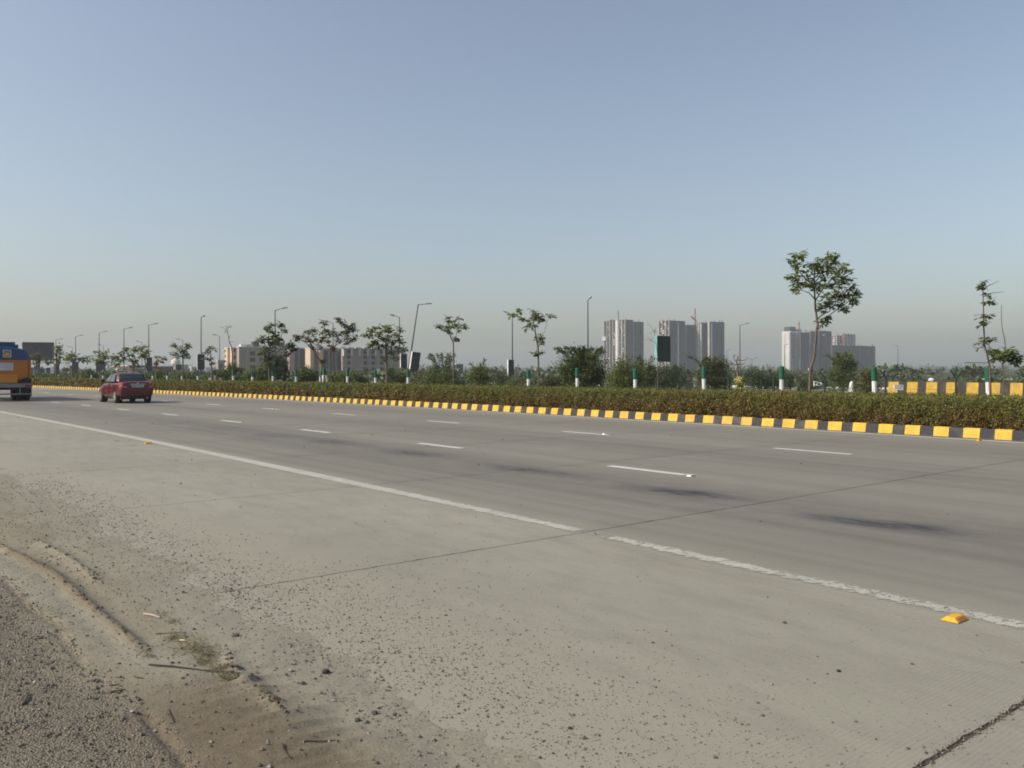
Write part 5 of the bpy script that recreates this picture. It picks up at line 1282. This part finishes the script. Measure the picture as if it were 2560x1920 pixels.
add_windows(t, b, (.215, .245, .275, .40, .43, .60, .63), (3.0, 6.0, 8.6), 'R', .85, 1.6)
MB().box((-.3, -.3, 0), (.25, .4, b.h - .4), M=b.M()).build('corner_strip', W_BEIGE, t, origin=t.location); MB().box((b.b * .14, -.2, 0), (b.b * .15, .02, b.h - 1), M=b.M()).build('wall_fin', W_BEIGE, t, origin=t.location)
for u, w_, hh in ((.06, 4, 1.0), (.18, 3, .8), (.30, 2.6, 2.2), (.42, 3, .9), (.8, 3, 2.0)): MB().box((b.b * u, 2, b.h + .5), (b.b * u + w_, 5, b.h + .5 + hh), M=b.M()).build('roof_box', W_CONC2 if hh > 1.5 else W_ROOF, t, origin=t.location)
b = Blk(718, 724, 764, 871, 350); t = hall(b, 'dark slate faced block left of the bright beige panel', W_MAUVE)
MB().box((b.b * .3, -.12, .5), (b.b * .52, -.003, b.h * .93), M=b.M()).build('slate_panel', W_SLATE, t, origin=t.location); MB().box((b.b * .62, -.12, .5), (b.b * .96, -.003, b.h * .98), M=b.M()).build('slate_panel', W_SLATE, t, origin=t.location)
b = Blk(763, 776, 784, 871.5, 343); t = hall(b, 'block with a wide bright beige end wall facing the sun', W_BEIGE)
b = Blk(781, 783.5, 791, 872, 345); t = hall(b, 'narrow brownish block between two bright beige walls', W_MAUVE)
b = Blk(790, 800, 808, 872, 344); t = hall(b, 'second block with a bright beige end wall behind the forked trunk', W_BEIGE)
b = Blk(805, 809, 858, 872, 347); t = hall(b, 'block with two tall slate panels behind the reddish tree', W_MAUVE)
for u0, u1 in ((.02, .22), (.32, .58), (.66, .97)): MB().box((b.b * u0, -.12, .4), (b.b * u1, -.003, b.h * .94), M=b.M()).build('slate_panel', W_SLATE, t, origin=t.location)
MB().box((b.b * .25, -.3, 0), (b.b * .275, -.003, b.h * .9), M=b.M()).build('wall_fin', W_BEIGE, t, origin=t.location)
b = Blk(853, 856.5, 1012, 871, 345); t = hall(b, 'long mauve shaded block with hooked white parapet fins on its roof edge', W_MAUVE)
for px in (856.8, 877, 897, 917, 936.5, 957):
    x_ = max(0.0, run(b.c, TR, px)) if px > 857 else .05
    MB().box((x_, -.9, b.h - 2.9), (x_ + .45, -.003, b.h + .2), M=b.M()).build('parapet_fin', W_ROOF, t, origin=t.location)
    MB().box((x_ - 1.7, -.9, b.h + .202), (x_ + .45, -.25, b.h + .7), M=b.M()).build('parapet_hook', W_ROOF, t, origin=t.location)
for px in (868, 871.5, 909, 913.5, 929, 933.5, 950, 954.5):
    x_ = run(b.c, TR, px)
    for z in (2.2, 4.7, 7.1, 9.3): MB().box((x_, -.06, z), (x_ + .72, .03, z + 1.35), M=b.M()).build('window', W_PANE, t, origin=t.location)
# brick building, canopy and dome
b = Blk(290, 330, 372, 923, 300); t = hall(b, 'low pale kiosk under the long flat canopy', W_CONC, name='kiosk', group=None); 
cp = thing('canopy', (*b.c, -.14), 'long flat dark red canopy roof above the red car', 'canopy'); cb = Blk(287, 330, 366, 914, 292)
MB().box((-1, -1, cb.h - .55), (cb.b, cb.a, cb.h + .1), M=cb.M()).build('roof_slab', mat_simple('canopy_red', (.14, .07, .07), .7, .15, .5), cp, origin=cp.location)
MB().box((-1.1, -1.1, cb.h + .102), (cb.b + .1, cb.a, cb.h + .35), M=cb.M()).build('roof_edge', W_ROOF, cp, origin=cp.location)
for u in (.1, .5, .9): MB().box((cb.b * u, .2, 0), (cb.b * u + .4, .6, cb.h - .552), M=cb.M()).build('column', W_CONC, cp, origin=cp.location)
b = Blk(366, 370, 434, 917, 320); t = hall(b, 'low red brick building left of the white dome', W_BRICK, name='brick_building', group=None)
b = Blk(430, 436, 470, 911.5, 330); t = thing('domed_building', (*b.c, -.14), 'whitish building carrying a cream dome', 'domed building'); body(b, 'wall', mat_wall('grey_white_wall', (.40, .41, .43), .1, .1), t)
dc = np.array([*(b.c + TR * b.b * .18 + TL * 2), b.h]) - np.array(t.location); dr = 11.5 * 330 / FPX
MB().lathe([(dr * 1.02, 0), (dr * 1.02, .5)] + [(dr * math.cos(a_), .5 + dr * 1.15 * math.sin(a_)) for a_ in np.linspace(0.05, 1.5, 9)], 20, c=tuple(dc)).build('dome', mat_wall('cream_dome', (.68, .62, .50), .3, .08), t, smooth=True)
MB().lathe([(.3, 0), (.15, 1.2), (.02, 2)], 6, c=(dc[0], dc[1], dc[2] + .5 + dr * 1.15)).build('finial', W_CONC, t)
for (x0, xm, x1, py, Y, lab, mt) in ((474, 478, 512, 918, 520, 'long low white shed behind the square board', W_WHITE), (510, 513, 543, 920, 540, 'second low white shed right of the square board', W_WHITE), (462, 464, 476, 922, 480, 'small pale house right of the dome', W_CONC),
                                     (1137, 1141, 1158, 911, 420, 'grey box shaped building with a blue green edge beyond the median', W_CONC2)):
    bq = Blk(x0, xm, x1, py, Y); t = hall(bq, lab, mt, name='shed', group='small far buildings')
    add_windows(t, bq, (.2, .5, .8), (bq.h * .35,), 'R', bq.b * .08, bq.h * .3)
for k, (px, w_, py, c_, lab) in enumerate([(1838, 7, 918.5, W_TAN, 'far brownish house right of the middle towers'), (1866, 6, 917.5, W_WHITE, 'far whitish house under the twin armed lamp'), (1884, 9, 918, W_BRICK, 'far red brick house right under the twin lamp'), (1902, 6, 917, W_TAN, 'far tan house left of a pale one'),
                                           (1914, 5, 916, W_BEIGE, 'far pale cream house left of the white tower'), (1926, 9, 918, W_BRICK, 'far long red house left of the white tower'), (1940, 7, 917.5, W_TAN, 'far tan house touching the white tower'), (1640, 8, 917, W_TAN, 'far pale house left of the hoarding pole'), (1820, 8, 919, W_BRICK, 'far reddish house at the foot of the rightmost grey tower'),
                                           (2020, 6, 921, W_WHITE, 'far white hut under the netted tower'), (1700, 14, 926, W_WHITE, 'low white site hut at the foot of the second tower')]):
    bq = Blk(px, px + w_ * .3, px + w_, py, 1050 if k < 10 else 900); t = hall(bq, lab, c_, name='far_house', group='far houses on the horizon'); add_windows(t, bq, (.15, .6), (bq.h * .4,), 'R', bq.b * .18, bq.h * .3)

# ------------------------------------------------------------------ far woods and field scrub (nobody could count it)
def far_wood(name, bands, mat):
    C, A, U, L, K = [], [], [], [], []
    g = np.random.default_rng(77)
    for (x0, x1, Y0_, Y1_, n, h0, h1, sz, tone, per) in bands:
        for q in range(n):
            px = g.uniform(x0, x1); Y = g.uniform(Y0_, Y1_); X = (px - 1280) / FPX * Y; hh = g.uniform(h0, h1) * (.7 + .6 * float(vnoise(np.array([px / 60.0]), np.array([Y / 200.0]), 5)[0])); r = hh * g.uniform(.45, .8)
            d = g.normal(0, 1, (per, 3)); d /= np.linalg.norm(d, axis=1, keepdims=True); d *= g.random((per, 1)) ** .33
            c = np.array([X, Y, hh * .48 - .14]) + d * np.array([r, r, hh * .52]); C.append(c); A.append(g.normal(0, 1, (per, 3))); U.append(g.normal(0, 1, (per, 3))); L.append(np.full(per, sz * hh) * g.uniform(.6, 1.4, per))
            cc = leaf_tone(tone, per) * g.uniform(.75, 1.25); K.append(cc)
    C, A, U, L, K = map(np.concatenate, (C, A, U, L, K))
    o = leaf_cloud(name, C, A, U, L, L * .9, K, mat, kind='stuff'); o['label'] = 'far belt of trees and scrub along the horizon'
    return o
far_wood('far_woods', [(530, 1030, 80, 118, 150, 1.1, 1.9, .26, 'grey', 46), (170, 530, 128, 165, 110, 1.2, 2.0, .26, 'grey', 46), (1240, 2100, 64, 92, 70, .7, 1.4, .3, 'grey', 40), (-500, 3100, 1500, 3600, 1100, 9, 16, .30, 'dark', 26), (-500, 3100, 700, 1400, 360, 3, 6, .32, 'dark', 24), (1500, 3100, 330, 700, 260, 1.8, 3.6, .34, 'grey', 24), (2180, 3000, 196, 236, 46, 1.7, 2.8, .30, 'dark', 36), (-400, 1250, 260, 600, 200, 1.8, 3.8, .34, 'grey', 26),
                       (1180, 1500, 250, 600, 100, 1.6, 3.4, .34, 'grey', 26), (1640, 2250, 120, 280, 130, 1.0, 2.0, .34, 'grey', 30), (2250, 3000, 90, 180, 170, .4, .8, .5, 'dark', 14), (-300, 1100, 120, 260, 150, .9, 1.9, .34, 'grey', 30), (1050, 1650, 95, 200, 90, .7, 1.5, .34, 'grey', 30)], M['leaf'])

#@@SECTION5
# ------------------------------------------------------------------ red saloon car
def mat_carpaint(name, col, rough=.22):
    t = NT(name); n = t.noise(3, 3, .5, t.obj())
    t.fin(t.mix(n, tuple(x * .85 for x in col), tuple(x * 1.1 for x in col)), t.ramp(t.noise(8, 3, .6, t.obj()), .3, .8, rough, rough + .16), None, None, .5)
    t.b.inputs['Coat Weight'].default_value = .35; t.b.inputs['Coat Roughness'].default_value = .12
    return t.m
RED = mat_carpaint('dark_red_paint', (.095, .0075, .011)); TYRE = mat_simple('tyre_rubber', (.022, .022, .022), .85, .3, 20)
RIM = mat_simple('alloy_rim', (.62, .60, .56), .32, .12, 9, metal=.6); TRIM = mat_simple('black_trim', (.018, .018, .02), .6, .2, 10)
CHROME = mat_simple('chrome_strip', (.62, .63, .65), .22, .1, 6, metal=.8); LENS = mat_simple('red_lens', (.25, .012, .012), .25, .15, 20); LENSC = mat_simple('clear_lens', (.45, .30, .28), .25, .15, 20)
GLASS = mat_glass('car_glass', (.035, .042, .048), .05)

def loft(sections, close=True):
    """sections: list of equal length point lists; returns verts, quads and end caps"""
    n = len(sections[0]); v = [p for s_ in sections for p in s_]
    f = [(i * n + k, i * n + (k + 1) % n, (i + 1) * n + (k + 1) % n, (i + 1) * n + k) for i in range(len(sections) - 1) for k in range(n)]
    f += [tuple(range(n - 1, -1, -1)), tuple((len(sections) - 1) * n + k for k in range(n))]
    return v, f

def half(profile):   # mirror a half section (y>0 going from bottom centre to top centre)
    return profile + [(x, -y, z) for (x, y, z) in reversed(profile) if abs(y) > 1e-6]

def smooth_obj(o, levels=1):
    """subdivide a mesh object and keep the result"""
    m = o.modifiers.new('s', 'SUBSURF'); m.levels = levels; m.render_levels = levels
    dg = bpy.context.evaluated_depsgraph_get(); me = bpy.data.meshes.new_from_object(o.evaluated_get(dg)); o.modifiers.clear(); o.data = me
    me.polygons.foreach_set('use_smooth', np.ones(len(me.polygons), bool)); return o

def cut(o, cutters):
    bpy.context.view_layer.update()
    for c in cutters:
        m = o.modifiers.new('b', 'BOOLEAN'); m.operation = 'DIFFERENCE'; m.object = c; m.solver = 'EXACT'
    dg = bpy.context.evaluated_depsgraph_get(); me = bpy.data.meshes.new_from_object(o.evaluated_get(dg)); o.modifiers.clear(); o.data = me
    for c in cutters: bpy.data.objects.remove(c)
    return o

def car():
    # x forward from the rear bumper, y left, z up
    t = thing('car', (0, 0, 0), 'dark red four door saloon car driving away in the middle lane', 'car')
    secs = []
    #      x     hw   zb   zmid  hwm   zsh   hws   ztop
    st = [(0.00, .60, .36, .62, .70, .86, .60, .92), (.06, .74, .30, .60, .79, .90, .70, 1.00), (.22, .81, .27, .60, .845, .95, .74, 1.055), (.60, .83, .24, .60, .86, .96, .76, 1.06), (1.0, .84, .22, .58, .865, .95, .78, 1.02),
          (1.8, .84, .20, .57, .865, .93, .78, .99), (2.6, .84, .20, .57, .865, .92, .78, .97), (3.1, .83, .20, .56, .86, .90, .76, .95), (3.5, .82, .21, .56, .85, .84, .72, .90), (3.95, .79, .22, .55, .82, .74, .66, .82), (4.25, .70, .24, .50, .74, .62, .58, .70), (4.38, .52, .28, .46, .58, .55, .46, .60)]
    for x, hw, zb, zm, hm, zs, hs, zt in st:
        secs.append(half([(x, 0, zb), (x, hw * .8, zb), (x, hw, zb + .09), (x, hm, zm), (x, hm * .975, zs - .08), (x, hs + .03, zs + .02), (x, hs * .8, zt - .01), (x, 0, zt + .012)]))
    v, f = loft(secs); o = mesh('body', v, f, RED, t); smooth_obj(o, 2)
    cs = []
    for wx in (.92, 3.47):
        for sy in (1, -1):
            cb = MB(); cb.lathe([(.365, -.15), (.365, .30)], 24, c=(0, 0, 0), axis='Y'); c_ = cb.build('cutter', None); c_.parent = t; c_.location = (wx, sy * .76 - .075, .33); cs.append(c_)
    cut(o, cs)
    # cabin: pillars and roof in body colour
    cab = []
    for x0b, x1b, hwb, z in ((.62, 3.18, .765, .97), (.78, 2.92, .745, 1.06), (1.02, 2.55, .665, 1.30), (1.22, 2.22, .60, 1.42), (1.42, 1.98, .50, 1.468)):
        cab.append((x0b, x1b, hwb, z))
    secs = []
    for (a_, b_, w_, z) in cab:
        secs.append([(a_, -w_ * .62, z), (a_ - .04, 0, z), (a_, w_ * .62, z), (a_ + .14, w_ * .95, z), (a_ + .45, w_, z), ((a_ + b_) / 2, w_ * 1.02, z), (b_ - .42, w_, z), (b_ - .12, w_ * .92, z), (b_, w_ * .6, z), (b_ + .05, 0, z), (b_, -w_ * .6, z), (b_ - .12, -w_ * .92, z), (b_ - .42, -w_, z), ((a_ + b_) / 2, -w_ * 1.02, z), (a_ + .45, -w_, z), (a_ + .14, -w_ * .95, z)])
    v, f = loft(secs); o = mesh('roof', v, f, RED, t); smooth_obj(o, 2)
    # glass laid just proud of the cabin
    def lerp(z, idx):
        zs_ = [c[3] for c in cab]; return float(np.interp(z, zs_, [c[idx] for c in cab]))
    def pane(name, pts):   # pts: outer corners, given a little thickness
        p = np.array(pts, float); n_ = np.cross(p[1] - p[0], p[3] - p[0]); n_ /= np.linalg.norm(n_); q = p - n_ * .012
        return mesh(name, np.concatenate([p, q]), [(0, 1, 2, 3), (7, 6, 5, 4), (0, 4, 5, 1), (1, 5, 6, 2), (2, 6, 7, 3), (3, 7, 4, 0)], GLASS, t)
    zb, zt = 1.055, 1.385
    xb, xt, wb, wt = lerp(zb, 0) - .035, lerp(zt, 0) - .03, lerp(zb, 2) * .86, lerp(zt, 2) * .86
    secs_ = []
    for u in (0, .5, 1):
        z = zb + (zt - zb) * u; x_ = lerp(z, 0); w_ = lerp(z, 2) * .88; bow = .012
        secs_.append([(x_ + .015, w_ * .97, z), (x_ - .035, w_ * .55, z), (x_ - .062, 0, z), (x_ - .035, -w_ * .55, z), (x_ + .015, -w_ * .97, z)])
    p = np.array(secs_).reshape(-1, 3); f = [(i * 5 + k, i * 5 + k + 1, (i + 1) * 5 + k + 1, (i + 1) * 5 + k) for i in range(2) for k in range(4)]
    mesh('rear_window', p, f, GLASS, t)
    p2 = []
    for u in (0, .5, 1):
        z = 1.0 + .40 * u; x_ = lerp(z, 1); w_ = lerp(z, 2) * .86; p2.append([(x_ - .02, w_, z), (x_ + .05, w_ * .5, z), (x_ + .075, 0, z), (x_ + .05, -w_ * .5, z), (x_ - .02, -w_, z)])
    mesh('windscreen', np.array(p2).reshape(-1, 3), f, GLASS, t)
    for sy in (1, -1):
        for (xa, xb_, xc, xd) in ((1.16, 1.90, 1.90, 1.42), (1.97, 2.78, 2.22, 1.97)):
            z0, z1 = 1.03, 1.375; w0, w1 = lerp(z0, 2) * 1.03 + .012, lerp(z1, 2) * 1.03 + .012
            pts = [(xa, sy * w0, z0), (xb_, sy * w0, z0), (xc, sy * w1, z1), (xd, sy * w1, z1)]
            pane('side_window', pts if sy > 0 else pts[::-1])
        hd = .868
        for xa in (1.30, 2.32): MB().box((xa, sy * hd - .012, .80), (xa + .17, sy * hd + .018, .835)).build('door_handle', CHROME, t)
        for xa in (1.08, 1.94, 2.86): MB().box((xa, sy * .862 - .006, .32), (xa + .012, sy * .862 + .006, .92)).build('door_gap', TRIM, t)
        mb = MB(); mb.box((2.62, sy * .86, 1.0), (2.80, sy * 1.03, 1.12)); mb.build('wing_mirror', TRIM, t)
        # tail lamps wrap round the corner
        mb = MB(); v = [(.30, sy * .852, .80), (.02, sy * .74, .78), (-.012, sy * .58, .82), (.30, sy * .80, .97), (.05, sy * .715, .98), (.012, sy * .58, .955)]
        f6 = [(0, 1, 4, 3), (1, 2, 5, 4)]; v2 = [(x + .05, y * .93, z) for x, y, z in v]; mb.add(v + v2, f6 + [(6, 9, 10, 7), (7, 10, 11, 8), (0, 3, 9, 6), (2, 8, 11, 5), (3, 4, 10, 9), (4, 5, 11, 10), (0, 6, 7, 1), (1, 7, 8, 2)])
        mb.build('tail_lamp', LENS, t)
        MB().box((-.016, sy * .62 - .1, .76), (.05, sy * .62 + .08, .80)).build('reversing_lamp', LENSC, t)
    for wx in (.92, 3.47):
        for sy in (1, -1):
            w = bpy.data.objects.new('wheel', None); COL.objects.link(w); w.parent = t; w.location = (wx, sy * .755, .315)
            MB().lathe([(.20, -.098), (.285, -.1), (.315, -.07), (.318, 0), (.315, .07), (.285, .1), (.20, .098)], 26, axis='Y').build('tyre', TYRE, w, smooth=True)
            rm = MB(); rm.lathe([(.205, -.02), (.205, .02)], 22, axis='Y', c=(0, sy * .055, 0))
            rm.lathe([(.215, -.012), (.215, .012)], 22, axis='Y', c=(0, sy * .092, 0))
            rm.build('rim', TRIM, w)
            sp = MB()
            for q in range(8):
                a = q * math.pi / 4; sp.box((.03, sy * .100, -.028), (.21, sy * .112, .028), M=Matrix.Rotation(a, 4, 'Y'))
            sp.lathe([(.06, -.012), (.05, .014)], 12, axis='Y', c=(0, sy * .108, 0)); sp.build('spokes', RIM, w)
            lip = MB().lathe([(.222, .088), (.222, .104), (.196, .104), (.196, .088)], 22, axis='Y'); o = lip.build('rim_lip', RIM, w)
            if sy < 0: o.scale.y = -1
            MB().lathe([(.355, -.14), (.355, .05)], 18, axis='Y', c=(wx, sy * .70, .33)).build('wheel_arch', TRIM, t)
    # rear: chrome bar, plate, bumper line, badge, exhaust
    MB().box((-.022, -.36, .895), (.04, .36, .925)).build('chrome_strip', CHROME, t)
    pl = MB().box((-.030, -.28, .765), (.03, .28, .865)).build('number_plate', mat_simple('plate_white', (.62, .62, .60), .5, .06, 10), t)
    mb = MB(); x = -.235
    for q, w_ in enumerate((.05, .045, .0, .03, .045, .0, .05, .05, .0, .04, .045, .04, .045)):
        if w_: mb.box((-.034, x, .788), (-.0305, x + w_ * .62, .845))
        x += w_ * .8 + .006 if w_ else .022
    mb.build('plate_marks', TRIM, pl)
    MB().box((-.015, -.055, .945), (.02, .055, .985)).build('badge', CHROME, t)
    MB().box((.0, -.70, .50), (.02, .70, .512)).build('bumper_gap', TRIM, t)
    MB().box((.05, -.55, .245), (.30, .55, .33)).build('rear_valance', TRIM, t)
    MB().box((.30, -.70, .19), (4.0, .70, .26)).build('underbody', TRIM, t)
    MB().lathe([(.03, -.06), (.03, .12)], 10, axis='X', c=(.03, -.45, .26)).build('exhaust_pipe', CHROME, t)
    for sy in (1, -1): MB().box((4.1, sy * .62 - .14, .60), (4.22, sy * .62 + .1, .70)).build('headlight', LENSC, t)
    return t
c = car(); s_ = 45.35; p = W(12.95, s_); c.location = (*p, .0); c.rotation_euler = (0, 0, math.pi / 2 + heading(s_))
c.scale = (.98, 1.02, 1.08)

# ------------------------------------------------------------------ orange and blue tanker lorry
ORA = mat_carpaint('orange_tank_paint', (.44, .145, .014), .5); BLU = mat_carpaint('blue_tank_paint', (.012, .052, .14), .5); OYEL = mat_simple('yellow_panel', (.55, .22, .02), .5, .15, 3)
GREYM = mat_simple('chassis_grey', (.22, .205, .215), .6, .2, 3); BOARDW = mat_simple('notice_white', (.50, .47, .50), .6, .1, 3); DARK = mat_simple('chassis_black', (.02, .02, .022), .7, .3, 5)
def lorry():
    t = thing('tanker_lorry', (0, 0, 0), 'orange and blue tanker lorry seen from behind at the left edge', 'lorry')
    Lt = 6.6
    def outline(z0, z1, x, sc=1.0):
        # barrel section between two heights
        out = []
        zs = np.linspace(z0, z1, 9)
        def hw(z):
            u = (z - 2.05) / .98
            return 1.22 * (max(0, 1 - abs(u) ** (5.5 if u < 0 else 2.7))) ** (.30 if u < 0 else .42)
        L_ = [(x, hw(z) * sc, z if sc == 1 else 2.05 + (z - 2.05) * sc) for z in zs]
        return L_ + [(a_, -b_, c_) for a_, b_, c_ in reversed(L_)]
    for nm, z0, z1, m in (('lower_tank', 1.09, 2.34, ORA), ('upper_tank', 2.343, 3.02, BLU)):
        secs = [outline(z0, z1, x, sc) for x, sc in ((-.16, .80), (-.10, .92), (0, 1.0), (Lt, 1.0), (Lt + .1, .92))]
        v, f = loft(secs); mesh(nm, v, f, m, t)
    MB().box((-.03, -1.235, 2.315), (Lt, 1.235, 2.365)).build('belt_rail', BLU, t)
    for x in (.7, 3.2, 5.4):
        mb = MB(); mb.box((x - .55, -.62, 2.98), (x + .55, .62, 3.14)); mb.box((x - .42, -.48, 3.142), (x + .42, .48, 3.30)); mb.build('hatch', BLU, t)
    MB().box((-.215, -.30, 1.70), (-.165, .78, 2.13)).build('notice', BOARDW, t)
    em = MB().box((-.20, -.20, 2.43), (-.155, .20, 2.85)).build('emblem', mat_simple('emblem_pale', (.55, .50, .40), .6, .1, 3), t)
    MB().box((-.206, -.16, 2.46), (-.2005, .16, 2.62)).build('emblem_lower', OYEL, em); MB().box((-.206, -.16, 2.63), (-.2005, .16, 2.81)).build('emblem_upper', mat_simple('emblem_blue', (.10, .18, .34), .6, .1, 3), em)
    MB().lathe([(.075, -.003), (.075, .003)], 14, axis='X', c=(-.211, .0, 2.62)).build('emblem_disc', mat_simple('emblem_yellow', (.70, .50, .06), .6, .1, 3), em)
    for sy in (1, -1): MB().box((-.175, sy * 1.13 - .03, 1.35), (-.10, sy * 1.13 + .03, 2.30)).build('rear_upright', ORA, t)
    MB().box((-.19, -.5, 1.02), (.2, .62, 1.50)).build('rear_plate', OYEL, t)
    MB().box((-.10, -1.2, .98), (.25, -.505, 1.28)).build('lamp_box', DARK, t); MB().box((-.10, .625, .98), (.25, 1.2, 1.28)).build('lamp_box', DARK, t)
    MB().box((-.26, -1.22, .76), (-.02, 1.22, .99)).build('bumper', GREYM, t)
    for sy in (1, -1): MB().box((-.285, sy * 1.0 - .14, .80), (-.262, sy * 1.0 + .14, .90)).build('tail_lamp', LENS, t)
    MB().box((-.22, -1.2, .36), (-.16, 1.2, .43)).build('guard_bar', GREYM, t)
    for y in (-.62, .62): MB().box((-.215, y - .03, .432), (-.165, y + .03, .758)).build('guard_hanger', GREYM, t)
    for sy in (1, -1): MB().box((-.10, sy * 1.0 - .22, .25), (-.07, sy * 1.0 + .22, .755)).build('mud_flap', DARK, t)
    MB().box((0, -.45, .62), (9.0, .45, 1.05)).build('chassis', DARK, t)
    for wx in (.85, 2.15, 8.2):
        for sy in (1, -1):
            for off in ((.28, -.02) if wx < 5 else (.0,)):
                w = bpy.data.objects.new('wheel', None); COL.objects.link(w); w.parent = t; w.location = (wx, sy * (.92 + off * .5 + (.10 if off > .1 else -.10 if wx < 5 else 0)), .5)
                MB().lathe([(.27, -.11), (.46, -.125), (.495, -.09), (.5, 0), (.495, .09), (.46, .125), (.27, .11)], 22, axis='Y').build('tyre', TYRE, w, smooth=True)
                MB().lathe([(.27, -.06), (.27, .06)], 16, axis='Y').build('rim', GREYM, w)
    mb = MB(); v = [(7.1, -1.2, .75), (9.1, -1.2, .75), (9.1, 1.2, .75), (7.1, 1.2, .75), (7.1, -1.2, 2.75), (8.9, -1.15, 2.75), (8.9, 1.15, 2.75), (7.1, 1.2, 2.75)]
    mb.hexa(v); mb.build('cab', ORA, t)
    MB().box((9.0, -1.05, 1.75), (9.06, 1.05, 2.5)).build('windscreen', GLASS, t)
    for sy in (1, -1): MB().box((7.6, sy * 1.2 - .02, 1.7), (8.6, sy * 1.2 + .02, 2.4)).build('side_window', GLASS, t)
    MB().box((6.75, -.9, 1.06), (7.05, .9, 2.0)).build('bulkhead', DARK, t)
    return t
l = lorry(); s_ = 53.7; p = W(8.62, s_); l.location = (*p, 0); l.rotation_euler = (0, 0, math.pi / 2 + heading(s_))

# ------------------------------------------------------------------ road studs and litter
STUDY = mat_paint_block('stud_yellow', (.78, .40, .02), (.30, .16, .04)); STUDW = mat_simple('stud_white', (.75, .74, .70), .5, .1, 30); REFL = mat_simple('stud_reflector', (.45, .16, .03), .2, .2, 40)
def stud(px, py, label, m, w=.155, l=.11, h=.026, group='raised road studs'):
    X, Y = ground_pt(px, py); _, s = DS(X, Y); t = thing('road_stud', (X, Y, .004), label, 'road stud', group, rz=heading(float(s)))
    b = [(-w / 2, -l / 2, 0), (w / 2, -l / 2, 0), (w / 2, l / 2, 0), (-w / 2, l / 2, 0)]; tp_ = [(-w * .40, -l * .24, h), (w * .40, -l * .24, h), (w * .40, l * .24, h), (-w * .40, l * .24, h)]
    MB().hexa(b + tp_).build('body', m, t)
    v = [(-w * .36, -l * .455, .006), (w * .36, -l * .455, .006), (w * .33, -l * .295, h * .84), (-w * .33, -l * .295, h * .84)]
    v2 = [(x, y - .0025, z + .001) for x, y, z in v]
    MB().hexa([v[0], v[1], v[2], v[3], v2[0], v2[1], v2[2], v2[3]]).build('reflector', REFL, t)
    return t
stud(2386, 1550, 'yellow raised stud beside the worn edge line in the right foreground', STUDY)
stud(370, 1109, 'yellow raised stud farther along the edge line on the left', STUDY)
stud(2447, 1102, 'broken yellow stud lying against the kerb on the right', STUDY, .14, .08, .03)
stud(1727, 1191, 'white stud at the near end of a nearer lane dash', STUDW, .12, .10, .022)
stud(1512, 1086, 'white stud at the near end of a farther lane dash', STUDW, .12, .10, .022)
stud(684, 1023, 'white stud at the end of a distant lane dash', STUDW, .12, .10, .022)
def wrapper(px, py, z, label, m, w):
    g = np.random.default_rng(int(px)); Y = (CAM_H - z) * FPX / (py - Y0 - (px - 1280) * ROLL); X = (px - 1280) / FPX * Y
    n = 6; v = []
    for i in range(n):
        for j in range(n): v.append(((i / (n - 1) - .5) * w, (j / (n - 1) - .5) * w * .7, .012 + abs(g.normal(0, .028)) * w / .15))
    f = [(i * n + j, (i + 1) * n + j, (i + 1) * n + j + 1, i * n + j + 1) for i in range(n - 1) for j in range(n - 1)]
    o = mesh('wrapper', v, f, m); o.location = (X, Y, z); return tag(o, label, 'litter', 'crumpled wrappers on the kerb')
wrapper(2546, 1074, .20, 'crumpled red wrapper on the soil behind the kerb', mat_simple('wrapper_red', (.45, .03, .035), .4, .2, 30), .17)
wrapper(2530, 1069, .20, 'crumpled white wrapper beside the red one', mat_simple('wrapper_white', (.7, .7, .68), .5, .1, 30), .16)
wrapper(1803, 1034, .20, 'small pale scrap of paper on the soil strip behind the kerb', mat_simple('wrapper_pale', (.6, .56, .48), .6, .1, 30), .10)

# ------------------------------------------------------------------ the dusty air
hz = MB().box((-4500, -4500, -1.2), (4500, 4500, 106)).build('haze', None); hz['kind'] = 'stuff'
hm = bpy.data.materials.new('haze_air'); hm.use_nodes = True; hn = hm.node_tree.nodes; hn.remove(hn['Principled BSDF'])
pv = hn.new('ShaderNodeVolumePrincipled'); pv.inputs['Color'].default_value = (.68, .72, .755, 1); pv.inputs['Density'].default_value = .00032; pv.inputs['Anisotropy'].default_value = .15
hm.node_tree.links.new(pv.outputs[0], hn['Material Output'].inputs['Volume'])
hz.data.materials.append(hm)
try: hm.cycles.homogeneous_volume = True
except Exception: pass
